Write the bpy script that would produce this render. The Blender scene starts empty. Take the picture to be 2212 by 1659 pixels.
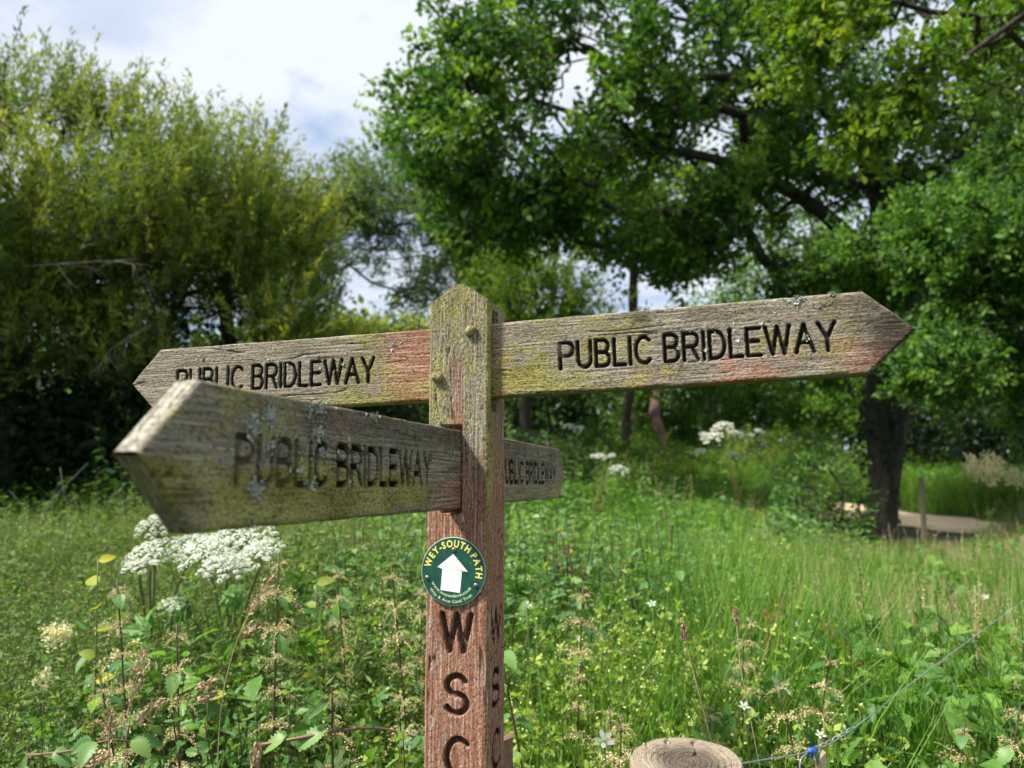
import bpy, math, random
import numpy as np
from mathutils import Vector, Matrix

random.seed(5)
rng = np.random.default_rng(11)
SC = bpy.context.scene
COL = SC.collection
PI = math.pi

# ------------------------------------------------------------------ camera, sky, sun, exposure
F_PX, CX, CY, PITCH = 1702.0, 1106.0, 829.5, 0.1344      # photograph measured at 2212 px across
CAM_H = 1.6
cd = bpy.data.cameras.new('camera')
cam = bpy.data.objects.new('camera', cd)
COL.objects.link(cam)
cam.location = (0, 0, CAM_H)
cam.rotation_euler = (PI / 2 + PITCH, 0, 0)
cd.sensor_width = 36
cd.lens = F_PX / 2212 * 36
cd.clip_start, cd.clip_end = 0.02, 2000
cd.dof.use_dof = True
cd.dof.focus_distance = 1.40
cd.dof.aperture_fstop = 4.1
SC.camera = cam

SUN_EL, SUN_AZ = math.radians(52), math.radians(-106)     # azimuth clockwise from +Y: from the left and a little behind
sun_dir = Vector((math.sin(SUN_AZ) * math.cos(SUN_EL), math.cos(SUN_AZ) * math.cos(SUN_EL), math.sin(SUN_EL)))
W = bpy.data.worlds.new('World')
SC.world = W
W.use_nodes = True
wt = W.node_tree
wt.nodes.clear()


def nd(t, kind, **kw):
    n = t.nodes.new(kind)
    for k, v in kw.items():
        if k.startswith('i_'):
            n.inputs[k[2:].replace('_', ' ')].default_value = v
        else:
            setattr(n, k, v)
    return n


def ramp(t, fac, stops, interp='LINEAR'):
    r = t.nodes.new('ShaderNodeValToRGB')
    r.color_ramp.interpolation = interp
    e = r.color_ramp.elements
    while len(e) < len(stops):
        e.new(0.5)
    for i, (p, c) in enumerate(stops):
        e[i].position = p
        e[i].color = (c[0], c[1], c[2], 1) if hasattr(c, '__len__') else (c, c, c, 1)
    t.links.new(fac, r.inputs[0])
    return r.outputs[0]


def mixc(t, fac, a, b, blend='MIX'):
    m = t.nodes.new('ShaderNodeMix')
    m.data_type = 'RGBA'
    m.blend_type = blend
    for sock, v in ((m.inputs[0], fac), (m.inputs[6], a), (m.inputs[7], b)):
        if isinstance(v, bpy.types.NodeSocket):
            t.links.new(v, sock)
        elif hasattr(v, '__len__'):
            sock.default_value = (v[0], v[1], v[2], 1)
        else:
            sock.default_value = v
    return m.outputs[2]


def math_(t, op, a, b=None, c=None, clamp=False):
    m = t.nodes.new('ShaderNodeMath')
    m.operation = op
    m.use_clamp = clamp
    for i, v in enumerate((a, b, c)):
        if v is None:
            continue
        if isinstance(v, bpy.types.NodeSocket):
            t.links.new(v, m.inputs[i])
        else:
            m.inputs[i].default_value = v
    return m.outputs[0]


sky = nd(wt, 'ShaderNodeTexSky', sky_type='NISHITA', sun_disc=False, sun_elevation=SUN_EL, sun_rotation=SUN_AZ)
sky.air_density, sky.dust_density, sky.ozone_density = 1.0, 0.6, 1.5
tc = nd(wt, 'ShaderNodeTexCoord')
sep = nd(wt, 'ShaderNodeSeparateXYZ')
wt.links.new(tc.outputs['Generated'], sep.inputs[0])
den = math_(wt, 'ADD', math_(wt, 'MAXIMUM', sep.outputs[2], 0.0), 0.22)
cmb = nd(wt, 'ShaderNodeCombineXYZ')
wt.links.new(math_(wt, 'DIVIDE', sep.outputs[0], den), cmb.inputs[0])
wt.links.new(math_(wt, 'DIVIDE', sep.outputs[1], den), cmb.inputs[1])
cmb.inputs[2].default_value = 11.3
n1 = nd(wt, 'ShaderNodeTexNoise', i_Scale=2.1, i_Detail=7.0, i_Roughness=0.55, i_Distortion=0.25)
n2 = nd(wt, 'ShaderNodeTexNoise', i_Scale=3.3, i_Detail=6.0, i_Roughness=0.55)
mp = nd(wt, 'ShaderNodeMapping')
mp.inputs['Location'].default_value = (2.1, 5.2, 1.9)
wt.links.new(cmb.outputs[0], mp.inputs[0])
wt.links.new(cmb.outputs[0], n1.inputs['Vector'])
wt.links.new(mp.outputs[0], n2.inputs['Vector'])
cover = ramp(wt, n1.outputs[0], [(0.35, 0.3), (0.44, 1.0)])
cloud = ramp(wt, n2.outputs[0], [(0.34, (4.5, 5.3, 6.7)), (0.46, (5.5, 6.2, 7.4)), (0.58, (7.0, 7.4, 8.0))])
bg = nd(wt, 'ShaderNodeBackground', i_Strength=0.06)
wt.links.new(mixc(wt, cover, mixc(wt, 0.6, sky.outputs[0], (3.0, 4.7, 7.6)), cloud), bg.inputs[0])
wo = nd(wt, 'ShaderNodeOutputWorld')
wt.links.new(bg.outputs[0], wo.inputs[0])

sd = bpy.data.lights.new('sun', 'SUN')
sd.energy = 4.3
sd.angle = math.radians(7)
sd.color = (1.0, 0.95, 0.86)
sun = bpy.data.objects.new('sun', sd)
COL.objects.link(sun)
sun.location = (-10, -5, 20)
sun.rotation_euler = (-sun_dir).to_track_quat('-Z', 'Y').to_euler()

SC.view_settings.view_transform = 'Standard'
SC.view_settings.look = 'None'
SC.view_settings.exposure = 1.15
SC.view_settings.gamma = 1.0
SC.view_settings.use_curve_mapping = False
SC.render.engine = 'CYCLES'
SC.cycles.use_denoising = True
SC.cycles.max_bounces = 8
SC.cycles.diffuse_bounces = 4
SC.cycles.glossy_bounces = 2
SC.cycles.transmission_bounces = 4
SC.cycles.caustics_reflective = False
SC.cycles.caustics_refractive = False


# ------------------------------------------------------------------ helpers
def ray(px, py):
    a, b = (px - CX) / F_PX, (CY - py) / F_PX
    c, s = math.cos(PITCH), math.sin(PITCH)
    return np.array([a, c - b * s, s + b * c])


def P(px, py, y):
    """world point y metres in front of the camera that the photograph shows at (px, py)"""
    d = ray(px, py)
    return np.array([0, 0, CAM_H]) + d * (y / d[1])


def on_plane(px, py, o, n):
    d = ray(px, py)
    c = np.array([0, 0, CAM_H])
    return c + d * (np.dot(o - c, n) / np.dot(d, n))


def gz(x, y):
    x = np.asarray(x, float)
    y = np.asarray(y, float)
    s = np.clip((y - 1.0) / 2.5, 0, 1)
    z = s * s * (3 - 2 * s) * (0.08 + 0.058 * np.clip(y, 0, 60))
    far = np.clip(y - 13, 0, 40)
    z = z + 0.0085 * np.minimum(far, 13) ** 2 * np.clip(1 - (x - 4) / 6, 0.12, 1) * (far > 0) + np.clip(far - 18, 0, None) * 0.02
    return z + 0.05 * np.sin(x * 0.9 + 1) * np.sin(y * 0.7) * s


def norm(a):
    return a / np.maximum(np.linalg.norm(a, axis=-1, keepdims=True), 1e-9)


def hash2(ix, iy, seed):
    h = (ix.astype(np.int64) * 374761393 + iy.astype(np.int64) * 668265263 + seed * 1442695041) & 0xFFFFFFFF
    h = ((h ^ (h >> 13)) * 1274126177) & 0xFFFFFFFF
    return ((h ^ (h >> 16)) & 0xFFFF) / 65535.0


def vnoise(x, y, seed=0):
    ix, iy = np.floor(x), np.floor(y)
    fx, fy = x - ix, y - iy
    fx, fy = fx * fx * (3 - 2 * fx), fy * fy * (3 - 2 * fy)
    a, b = hash2(ix, iy, seed), hash2(ix + 1, iy, seed)
    c, d = hash2(ix, iy + 1, seed), hash2(ix + 1, iy + 1, seed)
    return (a * (1 - fx) + b * fx) * (1 - fy) + (c * (1 - fx) + d * fx) * fy


def fbm(x, y, seed=0, oct=4, gain=0.5):
    s, a, t = 0, 1, 0
    for i in range(oct):
        s = s + a * vnoise(x * 2 ** i + 17.3 * i, y * 2 ** i + 9.1 * i, seed + i)
        t += a
        a *= gain
    return s / t


def sstep(a, b, x):
    t = np.clip((x - a) / (b - a), 0, 1)
    return t * t * (3 - 2 * t)


def frac(x):
    return x - np.floor(x)


class MB:
    """collects arrays of vertices and faces, builds ONE mesh object"""

    def __init__(self):
        self.v, self.f, self.t, self.n = [], [], [], 0

    def add(self, V, faces, tint=0.5, mat=0, smooth=False):
        V = np.asarray(V, float).reshape(-1, 3)
        self.v.append(V)
        self.t.append(np.broadcast_to(np.asarray(tint, float), (len(V),)).copy())
        for Fc in (faces if isinstance(faces, list) else [faces]):
            Fc = np.asarray(Fc, int)
            if Fc.size:
                self.f.append((Fc + self.n, mat, smooth))
        self.n += len(V)

    def mesh(self, name, mats, origin=(0, 0, 0), extra=None):
        V = np.concatenate(self.v) - np.asarray(origin, float)
        me = bpy.data.meshes.new(name)
        me.vertices.add(len(V))
        me.vertices.foreach_set('co', V.astype(np.float32).ravel())
        tot = np.concatenate([np.full(len(a), a.shape[1], np.int32) for a, _, _ in self.f])
        idx = np.concatenate([a.ravel() for a, _, _ in self.f]).astype(np.int32)
        mi = np.concatenate([np.full(len(a), m, np.int32) for a, m, _ in self.f])
        sm = np.concatenate([np.full(len(a), s, bool) for a, _, s in self.f])
        me.loops.add(len(idx))
        me.loops.foreach_set('vertex_index', idx)
        me.polygons.add(len(tot))
        st = np.concatenate([[0], np.cumsum(tot)[:-1]]).astype(np.int32)
        me.polygons.foreach_set('loop_start', st)
        me.polygons.foreach_set('material_index', mi)
        me.polygons.foreach_set('use_smooth', sm)
        at = me.attributes.new('tint', 'FLOAT', 'POINT')
        at.data.foreach_set('value', np.concatenate(self.t).astype(np.float32))
        for k, (ty, arr) in (extra or {}).items():
            a = me.attributes.new(k, ty, 'POINT')
            fld = {'FLOAT': 'value', 'FLOAT_VECTOR': 'vector', 'FLOAT_COLOR': 'color'}[ty]
            a.data.foreach_set(fld, np.asarray(arr, np.float32).ravel())
        for m in mats:
            me.materials.append(m)
        me.update(calc_edges=True)
        return me

    def build(self, name, mats, parent=None, origin=(0, 0, 0), extra=None, loc=None):
        o = bpy.data.objects.new(name, self.mesh(name, mats, origin, extra))
        COL.objects.link(o)
        if parent is not None:
            o.parent = parent
        elif loc is not None:
            o.location = loc
        return o


def tag(o, label=None, cat=None, group=None, kind=None):
    if label:
        o['label'] = label
    if cat:
        o['category'] = cat
    if group:
        o['group'] = group
    if kind:
        o['kind'] = kind
    return o


def thing(name, loc, label, cat, group=None):
    o = bpy.data.objects.new(name, None)
    COL.objects.link(o)
    o.location = tuple(float(c) for c in loc)
    o.empty_display_size = 0.1
    return tag(o, label, cat, group)


def copy_tree(o, parent=None):
    c = o.copy()
    COL.objects.link(c)
    c.parent = parent
    for ch in list(o.children):
        copy_tree(ch, c)
    return c


def place(TV, TF, pos, ax, nr, sc, sx=None):
    """copies of a template (x side, y along, z normal) at pos, along ax, facing nr"""
    ax = norm(ax)
    sd_ = norm(np.cross(ax, nr))
    nr = np.cross(sd_, ax)
    sc = np.broadcast_to(np.asarray(sc, float), (len(pos),))
    sx = sc if sx is None else sx
    V = (pos[:, None, :] + TV[None, :, 0, None] * (sd_ * sx[:, None])[:, None, :]
         + TV[None, :, 1, None] * (ax * sc[:, None])[:, None, :] + TV[None, :, 2, None] * (nr * sc[:, None])[:, None, :])
    n = len(TV)
    Fs = [(np.arange(len(pos))[:, None, None] * n + f[None]).reshape(-1, f.shape[1]) for f in TF]
    return V.reshape(-1, 3), Fs


def tube(pts, rad, sides=6, cap=True):
    pts = np.asarray(pts, float)
    n = len(pts)
    rad = np.broadcast_to(np.asarray(rad, float), (n,))
    tg = norm(np.gradient(pts, axis=0))
    ref = np.array([0.0, 0, 1]) if abs(tg[:, 2]).mean() < 0.8 else np.array([1.0, 0, 0])
    a = norm(np.cross(tg, ref))
    b = np.cross(tg, a)
    th = np.linspace(0, 2 * PI, sides, endpoint=False)
    V = pts[:, None] + rad[:, None, None] * (np.cos(th)[None, :, None] * a[:, None] + np.sin(th)[None, :, None] * b[:, None])
    i = np.arange(n - 1)[:, None] * sides
    j = np.arange(sides)[None]
    q = np.stack([i + j, i + (j + 1) % sides, i + sides + (j + 1) % sides, i + sides + j], -1).reshape(-1, 4)
    Fs = [q]
    V = V.reshape(-1, 3)
    if cap:
        V = np.concatenate([V, pts[-1:], pts[:1]])
        k = (n - 1) * sides
        jj = np.arange(sides)
        Fs.append(np.stack([k + jj, k + (jj + 1) % sides, np.full(sides, n * sides)], -1))
        Fs.append(np.stack([(jj + 1) % sides, jj, np.full(sides, n * sides + 1)], -1))
    return V, Fs


def cones(A, B, ra, rb, sides=5):
    """many tapered segments at once"""
    A, B = np.asarray(A, float), np.asarray(B, float)
    t = norm(B - A)
    ref = np.where(np.abs(t[:, 2:3]) < 0.8, np.array([[0.0, 0, 1]]), np.array([[1.0, 0, 0]]))
    a = norm(np.cross(t, ref))
    b = np.cross(t, a)
    th = np.linspace(0, 2 * PI, sides, endpoint=False)
    ring = np.cos(th)[None, :, None] * a[:, None] + np.sin(th)[None, :, None] * b[:, None]
    V = np.stack([A[:, None] + ring * np.asarray(ra)[:, None, None], B[:, None] + ring * np.asarray(rb)[:, None, None]], 1)
    k = np.arange(len(A))[:, None] * 2 * sides
    j = np.arange(sides)[None]
    q = np.stack([k + j, k + (j + 1) % sides, k + sides + (j + 1) % sides, k + sides + j], -1).reshape(-1, 4)
    return V.reshape(-1, 3), [q]


def rand_dirs(n, up=0.0, r=rng):
    d = norm(r.normal(size=(n, 3)))
    d[:, 2] += up
    return norm(d)


# ------------------------------------------------------------------ materials
def mat(name):
    m = bpy.data.materials.new(name)
    m.use_nodes = True
    t = m.node_tree
    t.nodes.clear()
    out = nd(t, 'ShaderNodeOutputMaterial')
    return m, t, out


def leaf_mat(name, stops, transl=0.45, rough=0.55, rand=0.0, tcol=(1.15, 1.2, 0.5), spec=0.35):
    m, t, out = mat(name)
    at = nd(t, 'ShaderNodeAttribute', attribute_name='tint')
    fac = at.outputs['Fac']
    if rand:
        oi = nd(t, 'ShaderNodeObjectInfo')
        fac = math_(t, 'ADD', fac, math_(t, 'MULTIPLY', math_(t, 'SUBTRACT', oi.outputs['Random'], 0.5), rand), clamp=True)
    c = ramp(t, fac, stops)
    b = nd(t, 'ShaderNodeBsdfPrincipled', i_Roughness=rough)
    b.inputs['Specular IOR Level'].default_value = spec
    t.links.new(c, b.inputs['Base Color'])
    tr = nd(t, 'ShaderNodeBsdfTranslucent')
    t.links.new(mixc(t, 1.0, c, tcol, 'MULTIPLY'), tr.inputs[0])
    mx = nd(t, 'ShaderNodeMixShader')
    mx.inputs[0].default_value = transl
    t.links.new(b.outputs[0], mx.inputs[1])
    t.links.new(tr.outputs[0], mx.inputs[2])
    t.links.new(mx.outputs[0], out.inputs[0])
    return m


def plain_mat(name, c1, c2, scale=30, rough=0.8, bump=0.3, stretch=(1, 1, 1), metal=0.0, dist=0.01):
    m, t, out = mat(name)
    tcn = nd(t, 'ShaderNodeTexCoord')
    mpn = nd(t, 'ShaderNodeMapping')
    mpn.inputs['Scale'].default_value = stretch
    t.links.new(tcn.outputs['Object'], mpn.inputs[0])
    n = nd(t, 'ShaderNodeTexNoise', i_Scale=scale, i_Detail=6.0, i_Roughness=0.6)
    t.links.new(mpn.outputs[0], n.inputs['Vector'])
    c = ramp(t, n.outputs[0], [(0.32, c1), (0.68, c2)])
    b = nd(t, 'ShaderNodeBsdfPrincipled', i_Roughness=rough, i_Metallic=metal)
    t.links.new(c, b.inputs['Base Color'])
    if bump:
        bp = nd(t, 'ShaderNodeBump', i_Strength=bump, i_Distance=dist)
        t.links.new(n.outputs[0], bp.inputs['Height'])
        t.links.new(bp.outputs[0], b.inputs['Normal'])
    t.links.new(b.outputs[0], out.inputs[0])
    return m


M = {}
M['oak'] = leaf_mat('oak_leaf', [(0, (0.037, 0.100, 0.020)), (0.55, (0.083, 0.192, 0.029)), (1, (0.217, 0.350, 0.037))])
M['ash'] = leaf_mat('bright_leaf', [(0, (0.042, 0.116, 0.013)), (0.5, (0.105, 0.210, 0.019)), (1, (0.231, 0.304, 0.021))])
M['sallow'] = leaf_mat('sallow_leaf', [(0, (0.056, 0.119, 0.030)), (0.5, (0.151, 0.223, 0.044)), (1, (0.340, 0.355, 0.051))])
M['willow'] = leaf_mat('willow_leaf', [(0, (0.085, 0.144, 0.068)), (0.5, (0.144, 0.220, 0.094)), (1, (0.220, 0.304, 0.118))])
M['wood_green'] = leaf_mat('woodland_leaf', [(0, (0.030, 0.081, 0.019)), (0.5, (0.074, 0.182, 0.030)), (1, (0.162, 0.297, 0.041))])
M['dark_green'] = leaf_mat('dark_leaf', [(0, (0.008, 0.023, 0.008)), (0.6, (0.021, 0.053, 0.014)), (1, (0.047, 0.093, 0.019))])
M['grass'] = leaf_mat('grass_blade', [(0, (0.055, 0.162, 0.016)), (0.55, (0.115, 0.263, 0.026)), (0.85, (0.202, 0.324, 0.046)), (1, (0.331, 0.304, 0.132))], transl=0.4, rand=0.5)
M['dry_grass'] = leaf_mat('dry_grass_blade', [(0, (0.06, 0.13, 0.016)), (0.5, (0.14, 0.19, 0.03)), (1, (0.32, 0.25, 0.10))], transl=0.35, rand=0.5)
M['herb'] = leaf_mat('herb_leaf', [(0, (0.053, 0.145, 0.029)), (0.5, (0.113, 0.251, 0.047)), (1, (0.224, 0.383, 0.060))], rand=0.5, rough=0.5)
M['herb_bright'] = leaf_mat('fresh_herb_leaf', [(0, (0.062, 0.180, 0.018)), (0.5, (0.124, 0.284, 0.025)), (1, (0.258, 0.382, 0.037))], rand=0.4)
M['nettle'] = leaf_mat('nettle_leaf', [(0, (0.055, 0.158, 0.044)), (0.5, (0.118, 0.262, 0.076)), (1, (0.235, 0.386, 0.110))], rand=0.5, rough=0.45)
M['cleaver'] = leaf_mat('cleaver_leaf', [(0, (0.119, 0.238, 0.029)), (0.5, (0.224, 0.370, 0.047)), (1, (0.422, 0.488, 0.092))], rand=0.3)
M['fine_weed'] = leaf_mat('fine_weed_leaf', [(0, (0.075, 0.155, 0.035)), (0.5, (0.15, 0.25, 0.06)), (1, (0.28, 0.35, 0.11))], rand=0.5)
M['seed_green'] = leaf_mat('green_seed', [(0, (0.25, 0.24, 0.10)), (1, (0.45, 0.40, 0.20))], rand=0.4)
M['pale_flower'] = leaf_mat('pale_flower', [(0, (0.45, 0.50, 0.16)), (1, (0.66, 0.68, 0.30))], transl=0.25, tcol=(1, 1, 0.8))
M['tassel'] = leaf_mat('nettle_tassel', [(0, (0.42, 0.33, 0.16)), (0.5, (0.60, 0.50, 0.26)), (1, (0.70, 0.66, 0.36))], transl=0.2, rand=0.4, tcol=(1, 0.95, 0.7))
M['stem'] = plain_mat('purple_stem', (0.035, 0.02, 0.016), (0.085, 0.045, 0.03), 25, 0.6, 0)
M['green_stem'] = plain_mat('green_stem', (0.07, 0.10, 0.02), (0.13, 0.16, 0.04), 25, 0.6, 0)
M['straw'] = plain_mat('straw', (0.33, 0.25, 0.12), (0.50, 0.40, 0.22), 40, 0.7, 0)
M['seed'] = leaf_mat('seed_head', [(0, (0.26, 0.17, 0.10)), (0.5, (0.42, 0.31, 0.19)), (1, (0.55, 0.44, 0.28))], transl=0.15, tcol=(1, 1, 0.9))
M['rust'] = leaf_mat('dock_seed', [(0, (0.20, 0.07, 0.02)), (1, (0.42, 0.20, 0.07))], transl=0.15, tcol=(1, 0.9, 0.7))
M['white_flower'] = leaf_mat('white_flower', [(0, (0.52, 0.58, 0.42)), (1, (0.80, 0.82, 0.74))], transl=0.2, tcol=(1, 1, 0.95))
M['cream_flower'] = leaf_mat('cream_flower', [(0, (0.72, 0.67, 0.36)), (1, (0.88, 0.84, 0.55))], transl=0.2, tcol=(1, 1, 0.8))
M['yellow_leaf'] = leaf_mat('yellow_leaf', [(0, (0.136, 0.212, 0.017)), (0.5, (0.272, 0.323, 0.025)), (1, (0.468, 0.425, 0.025))], transl=0.4)
M['bark'] = plain_mat('bark', (0.020, 0.016, 0.012), (0.075, 0.06, 0.045), 9, 0.95, 0.8, (1, 1, 0.3), dist=0.05)
M['dark_bark'] = plain_mat('dark_bark', (0.014, 0.012, 0.009), (0.075, 0.064, 0.048), 11, 0.95, 1.0, (1, 1, 0.22), dist=0.08)
M['red_bark'] = plain_mat('red_bark', (0.06, 0.035, 0.025), (0.15, 0.085, 0.06), 9, 0.95, 0.6, (1, 1, 0.3), dist=0.03)
M['pale_bark'] = plain_mat('pale_bark', (0.18, 0.16, 0.13), (0.38, 0.35, 0.30), 9, 0.9, 0.5, (1, 1, 0.3), dist=0.03)
M['dead_wood'] = plain_mat('dead_wood', (0.13, 0.12, 0.10), (0.26, 0.24, 0.20), 20, 0.9, 0.2)
M['bramble'] = plain_mat('bramble_cane', (0.12, 0.06, 0.04), (0.21, 0.11, 0.075), 20, 0.5, 0)
M['soil'] = plain_mat('meadow_soil', (0.020, 0.030, 0.010), (0.060, 0.075, 0.022), 3, 1.0, 0.5)
M['path'] = plain_mat('dirt_path', (0.48, 0.34, 0.20), (0.70, 0.53, 0.35), 5, 1.0, 0.6)
M['wire'] = plain_mat('galvanised_wire', (0.30, 0.32, 0.33), (0.45, 0.47, 0.48), 60, 0.4, 0, metal=0.6)
M['blue'] = plain_mat('blue_plastic', (0.012, 0.075, 0.42), (0.03, 0.12, 0.58), 60, 0.35, 0)
M['screw'] = plain_mat('screw_metal', (0.16, 0.15, 0.14), (0.36, 0.35, 0.33), 300, 0.4, 0, metal=0.7)
M['screw_slot'] = plain_mat('screw_recess', (0.02, 0.02, 0.02), (0.03, 0.03, 0.03), 300, 0.8, 0)
M['rusty'] = plain_mat('rusty_staple', (0.03, 0.02, 0.018), (0.07, 0.04, 0.03), 300, 0.8, 0)
M['stake'] = plain_mat('stake_wood', (0.20, 0.17, 0.10), (0.34, 0.29, 0.19), 12, 0.9, 0.4, (1, 1, 0.1))
M['disc_green'] = plain_mat('disc_green', (0.002, 0.052, 0.034), (0.010, 0.088, 0.064), 45, 0.42, 0)
M['disc_rim'] = plain_mat('disc_rim', (0.25, 0.33, 0.27), (0.35, 0.42, 0.34), 18, 0.5, 0)
M['disc_yellow'] = plain_mat('disc_yellow', (0.74, 0.66, 0.10), (0.84, 0.76, 0.18), 40, 0.5, 0)
M['disc_pale'] = plain_mat('disc_pale', (0.58, 0.66, 0.36), (0.68, 0.75, 0.46), 40, 0.5, 0)
M['disc_white'] = plain_mat('disc_white', (0.72, 0.72, 0.70), (0.84, 0.84, 0.82), 60, 0.5, 0)
M['lichen'] = leaf_mat('grey_lichen', [(0, (0.20, 0.22, 0.17)), (0.5, (0.36, 0.38, 0.33)), (1, (0.52, 0.53, 0.48))], transl=0.0, rough=0.9)


def wood_mat():
    m, t, out = mat('weathered_wood')
    L = t.links.new
    uv = nd(t, 'ShaderNodeAttribute', attribute_name='uvw')
    mk = nd(t, 'ShaderNodeAttribute', attribute_name='mask')
    gr = nd(t, 'ShaderNodeAttribute', attribute_name='groove')
    ms = nd(t, 'ShaderNodeSeparateColor')
    L(mk.outputs['Color'], ms.inputs[0])
    red, algae, dark, lich = ms.outputs[0], ms.outputs[1], ms.outputs[2], mk.outputs['Alpha']

    def noise(scale, detail=5, rough=0.6, sx=(1, 1, 1), off=0.0):
        mpn = nd(t, 'ShaderNodeMapping')
        mpn.inputs['Scale'].default_value = sx
        mpn.inputs['Location'].default_value = (off, off * 0.7, off * 1.3)
        L(uv.outputs['Vector'], mpn.inputs[0])
        n = nd(t, 'ShaderNodeTexNoise', i_Scale=scale, i_Detail=float(detail), i_Roughness=rough)
        L(mpn.outputs[0], n.inputs['Vector'])
        return n.outputs[0]
    streak = noise(9, 6, 0.72, (1, 30, 30))
    fine = noise(330, 4, 0.65, (0.6, 1, 1))
    mid = noise(95, 6, 0.7, (0.6, 1, 1), off=3.0)
    big = noise(22, 5, 0.65, (0.7, 1, 1), off=9.0)
    grey = ramp(t, math_(t, 'ADD', math_(t, 'MULTIPLY', streak, 0.65), math_(t, 'MULTIPLY', fine, 0.35)), [(0.36, (0.055, 0.044, 0.033)), (0.45, (0.190, 0.158, 0.118)), (0.53, (0.315, 0.272, 0.208)), (0.63, (0.52, 0.475, 0.40))])
    redc = ramp(t, math_(t, 'ADD', math_(t, 'MULTIPLY', streak, 0.7), math_(t, 'MULTIPLY', fine, 0.3)), [(0.35, (0.11, 0.040, 0.022)), (0.45, (0.270, 0.118, 0.072)), (0.53, (0.40, 0.215, 0.15)), (0.62, (0.56, 0.43, 0.36))])
    c = mixc(t, ramp(t, math_(t, 'ADD', red, math_(t, 'MULTIPLY', math_(t, 'SUBTRACT', math_(t, 'ADD', math_(t, 'MULTIPLY', mid, 0.5), math_(t, 'MULTIPLY', big, 0.5)), 0.5), 2.2)), [(0.20, 0.0), (0.80, 1.0)]), grey, redc)
    alc = ramp(t, math_(t, 'ADD', math_(t, 'MULTIPLY', fine, 0.55), math_(t, 'MULTIPLY', big, 0.45)), [(0.36, (0.055, 0.050, 0.012)), (0.46, (0.215, 0.195, 0.045)), (0.55, (0.36, 0.335, 0.10)), (0.66, (0.54, 0.53, 0.27))])
    an = math_(t, 'ADD', math_(t, 'MULTIPLY', mid, 0.40), math_(t, 'ADD', math_(t, 'MULTIPLY', fine, 0.35), math_(t, 'MULTIPLY', big, 0.25)))
    af = ramp(t, math_(t, 'ADD', algae, math_(t, 'MULTIPLY', math_(t, 'SUBTRACT', an, 0.5), 3.2)), [(0.25, 0.0), (0.80, 0.88)])
    c = mixc(t, af, c, alc)
    df = ramp(t, math_(t, 'ADD', dark, math_(t, 'MULTIPLY', math_(t, 'SUBTRACT', math_(t, 'ADD', math_(t, 'MULTIPLY', streak, 0.4), math_(t, 'MULTIPLY', mid, 0.6)), 0.5), 2.0)), [(0.22, 0.0), (0.85, 0.85)])
    c = mixc(t, df, c, (0.036, 0.028, 0.021))
    lf = ramp(t, math_(t, 'ADD', lich, math_(t, 'MULTIPLY', math_(t, 'SUBTRACT', noise(170, 4, 0.65, off=5.0), 0.5), 2.2)), [(0.60, 0.0), (0.70, 0.8)])
    c = mixc(t, lf, c, ramp(t, fine, [(0.3, (0.30, 0.30, 0.24)), (0.7, (0.60, 0.60, 0.52))]))
    # pits and open grain as fine dark specks
    c = mixc(t, ramp(t, noise(230, 5, 0.75, (0.45, 1, 1), off=2.0), [(0.36, 0.9), (0.47, 0.0)]), c, (0.030, 0.023, 0.016))
    # paint in the arms' routed letters; post letters and cracks get the same dark
    gf = math_(t, 'MULTIPLY', gr.outputs['Fac'], ramp(t, mid, [(0.22, 0.85), (0.45, 1.0)]))
    c = mixc(t, gf, c, (0.010, 0.008, 0.007))
    b = nd(t, 'ShaderNodeBsdfPrincipled', i_Roughness=0.88)
    b.inputs['Specular IOR Level'].default_value = 0.08
    L(c, b.inputs['Base Color'])
    h = math_(t, 'ADD', math_(t, 'MULTIPLY', streak, 0.8), math_(t, 'ADD', math_(t, 'MULTIPLY', fine, 0.8), math_(t, 'MULTIPLY', mid, 0.6)))
    bp = nd(t, 'ShaderNodeBump', i_Strength=0.9, i_Distance=0.0030)
    L(h, bp.inputs['Height'])
    L(bp.outputs[0], b.inputs['Normal'])
    L(b.outputs[0], out.inputs[0])
    return m


M['wood'] = wood_mat()


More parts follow.
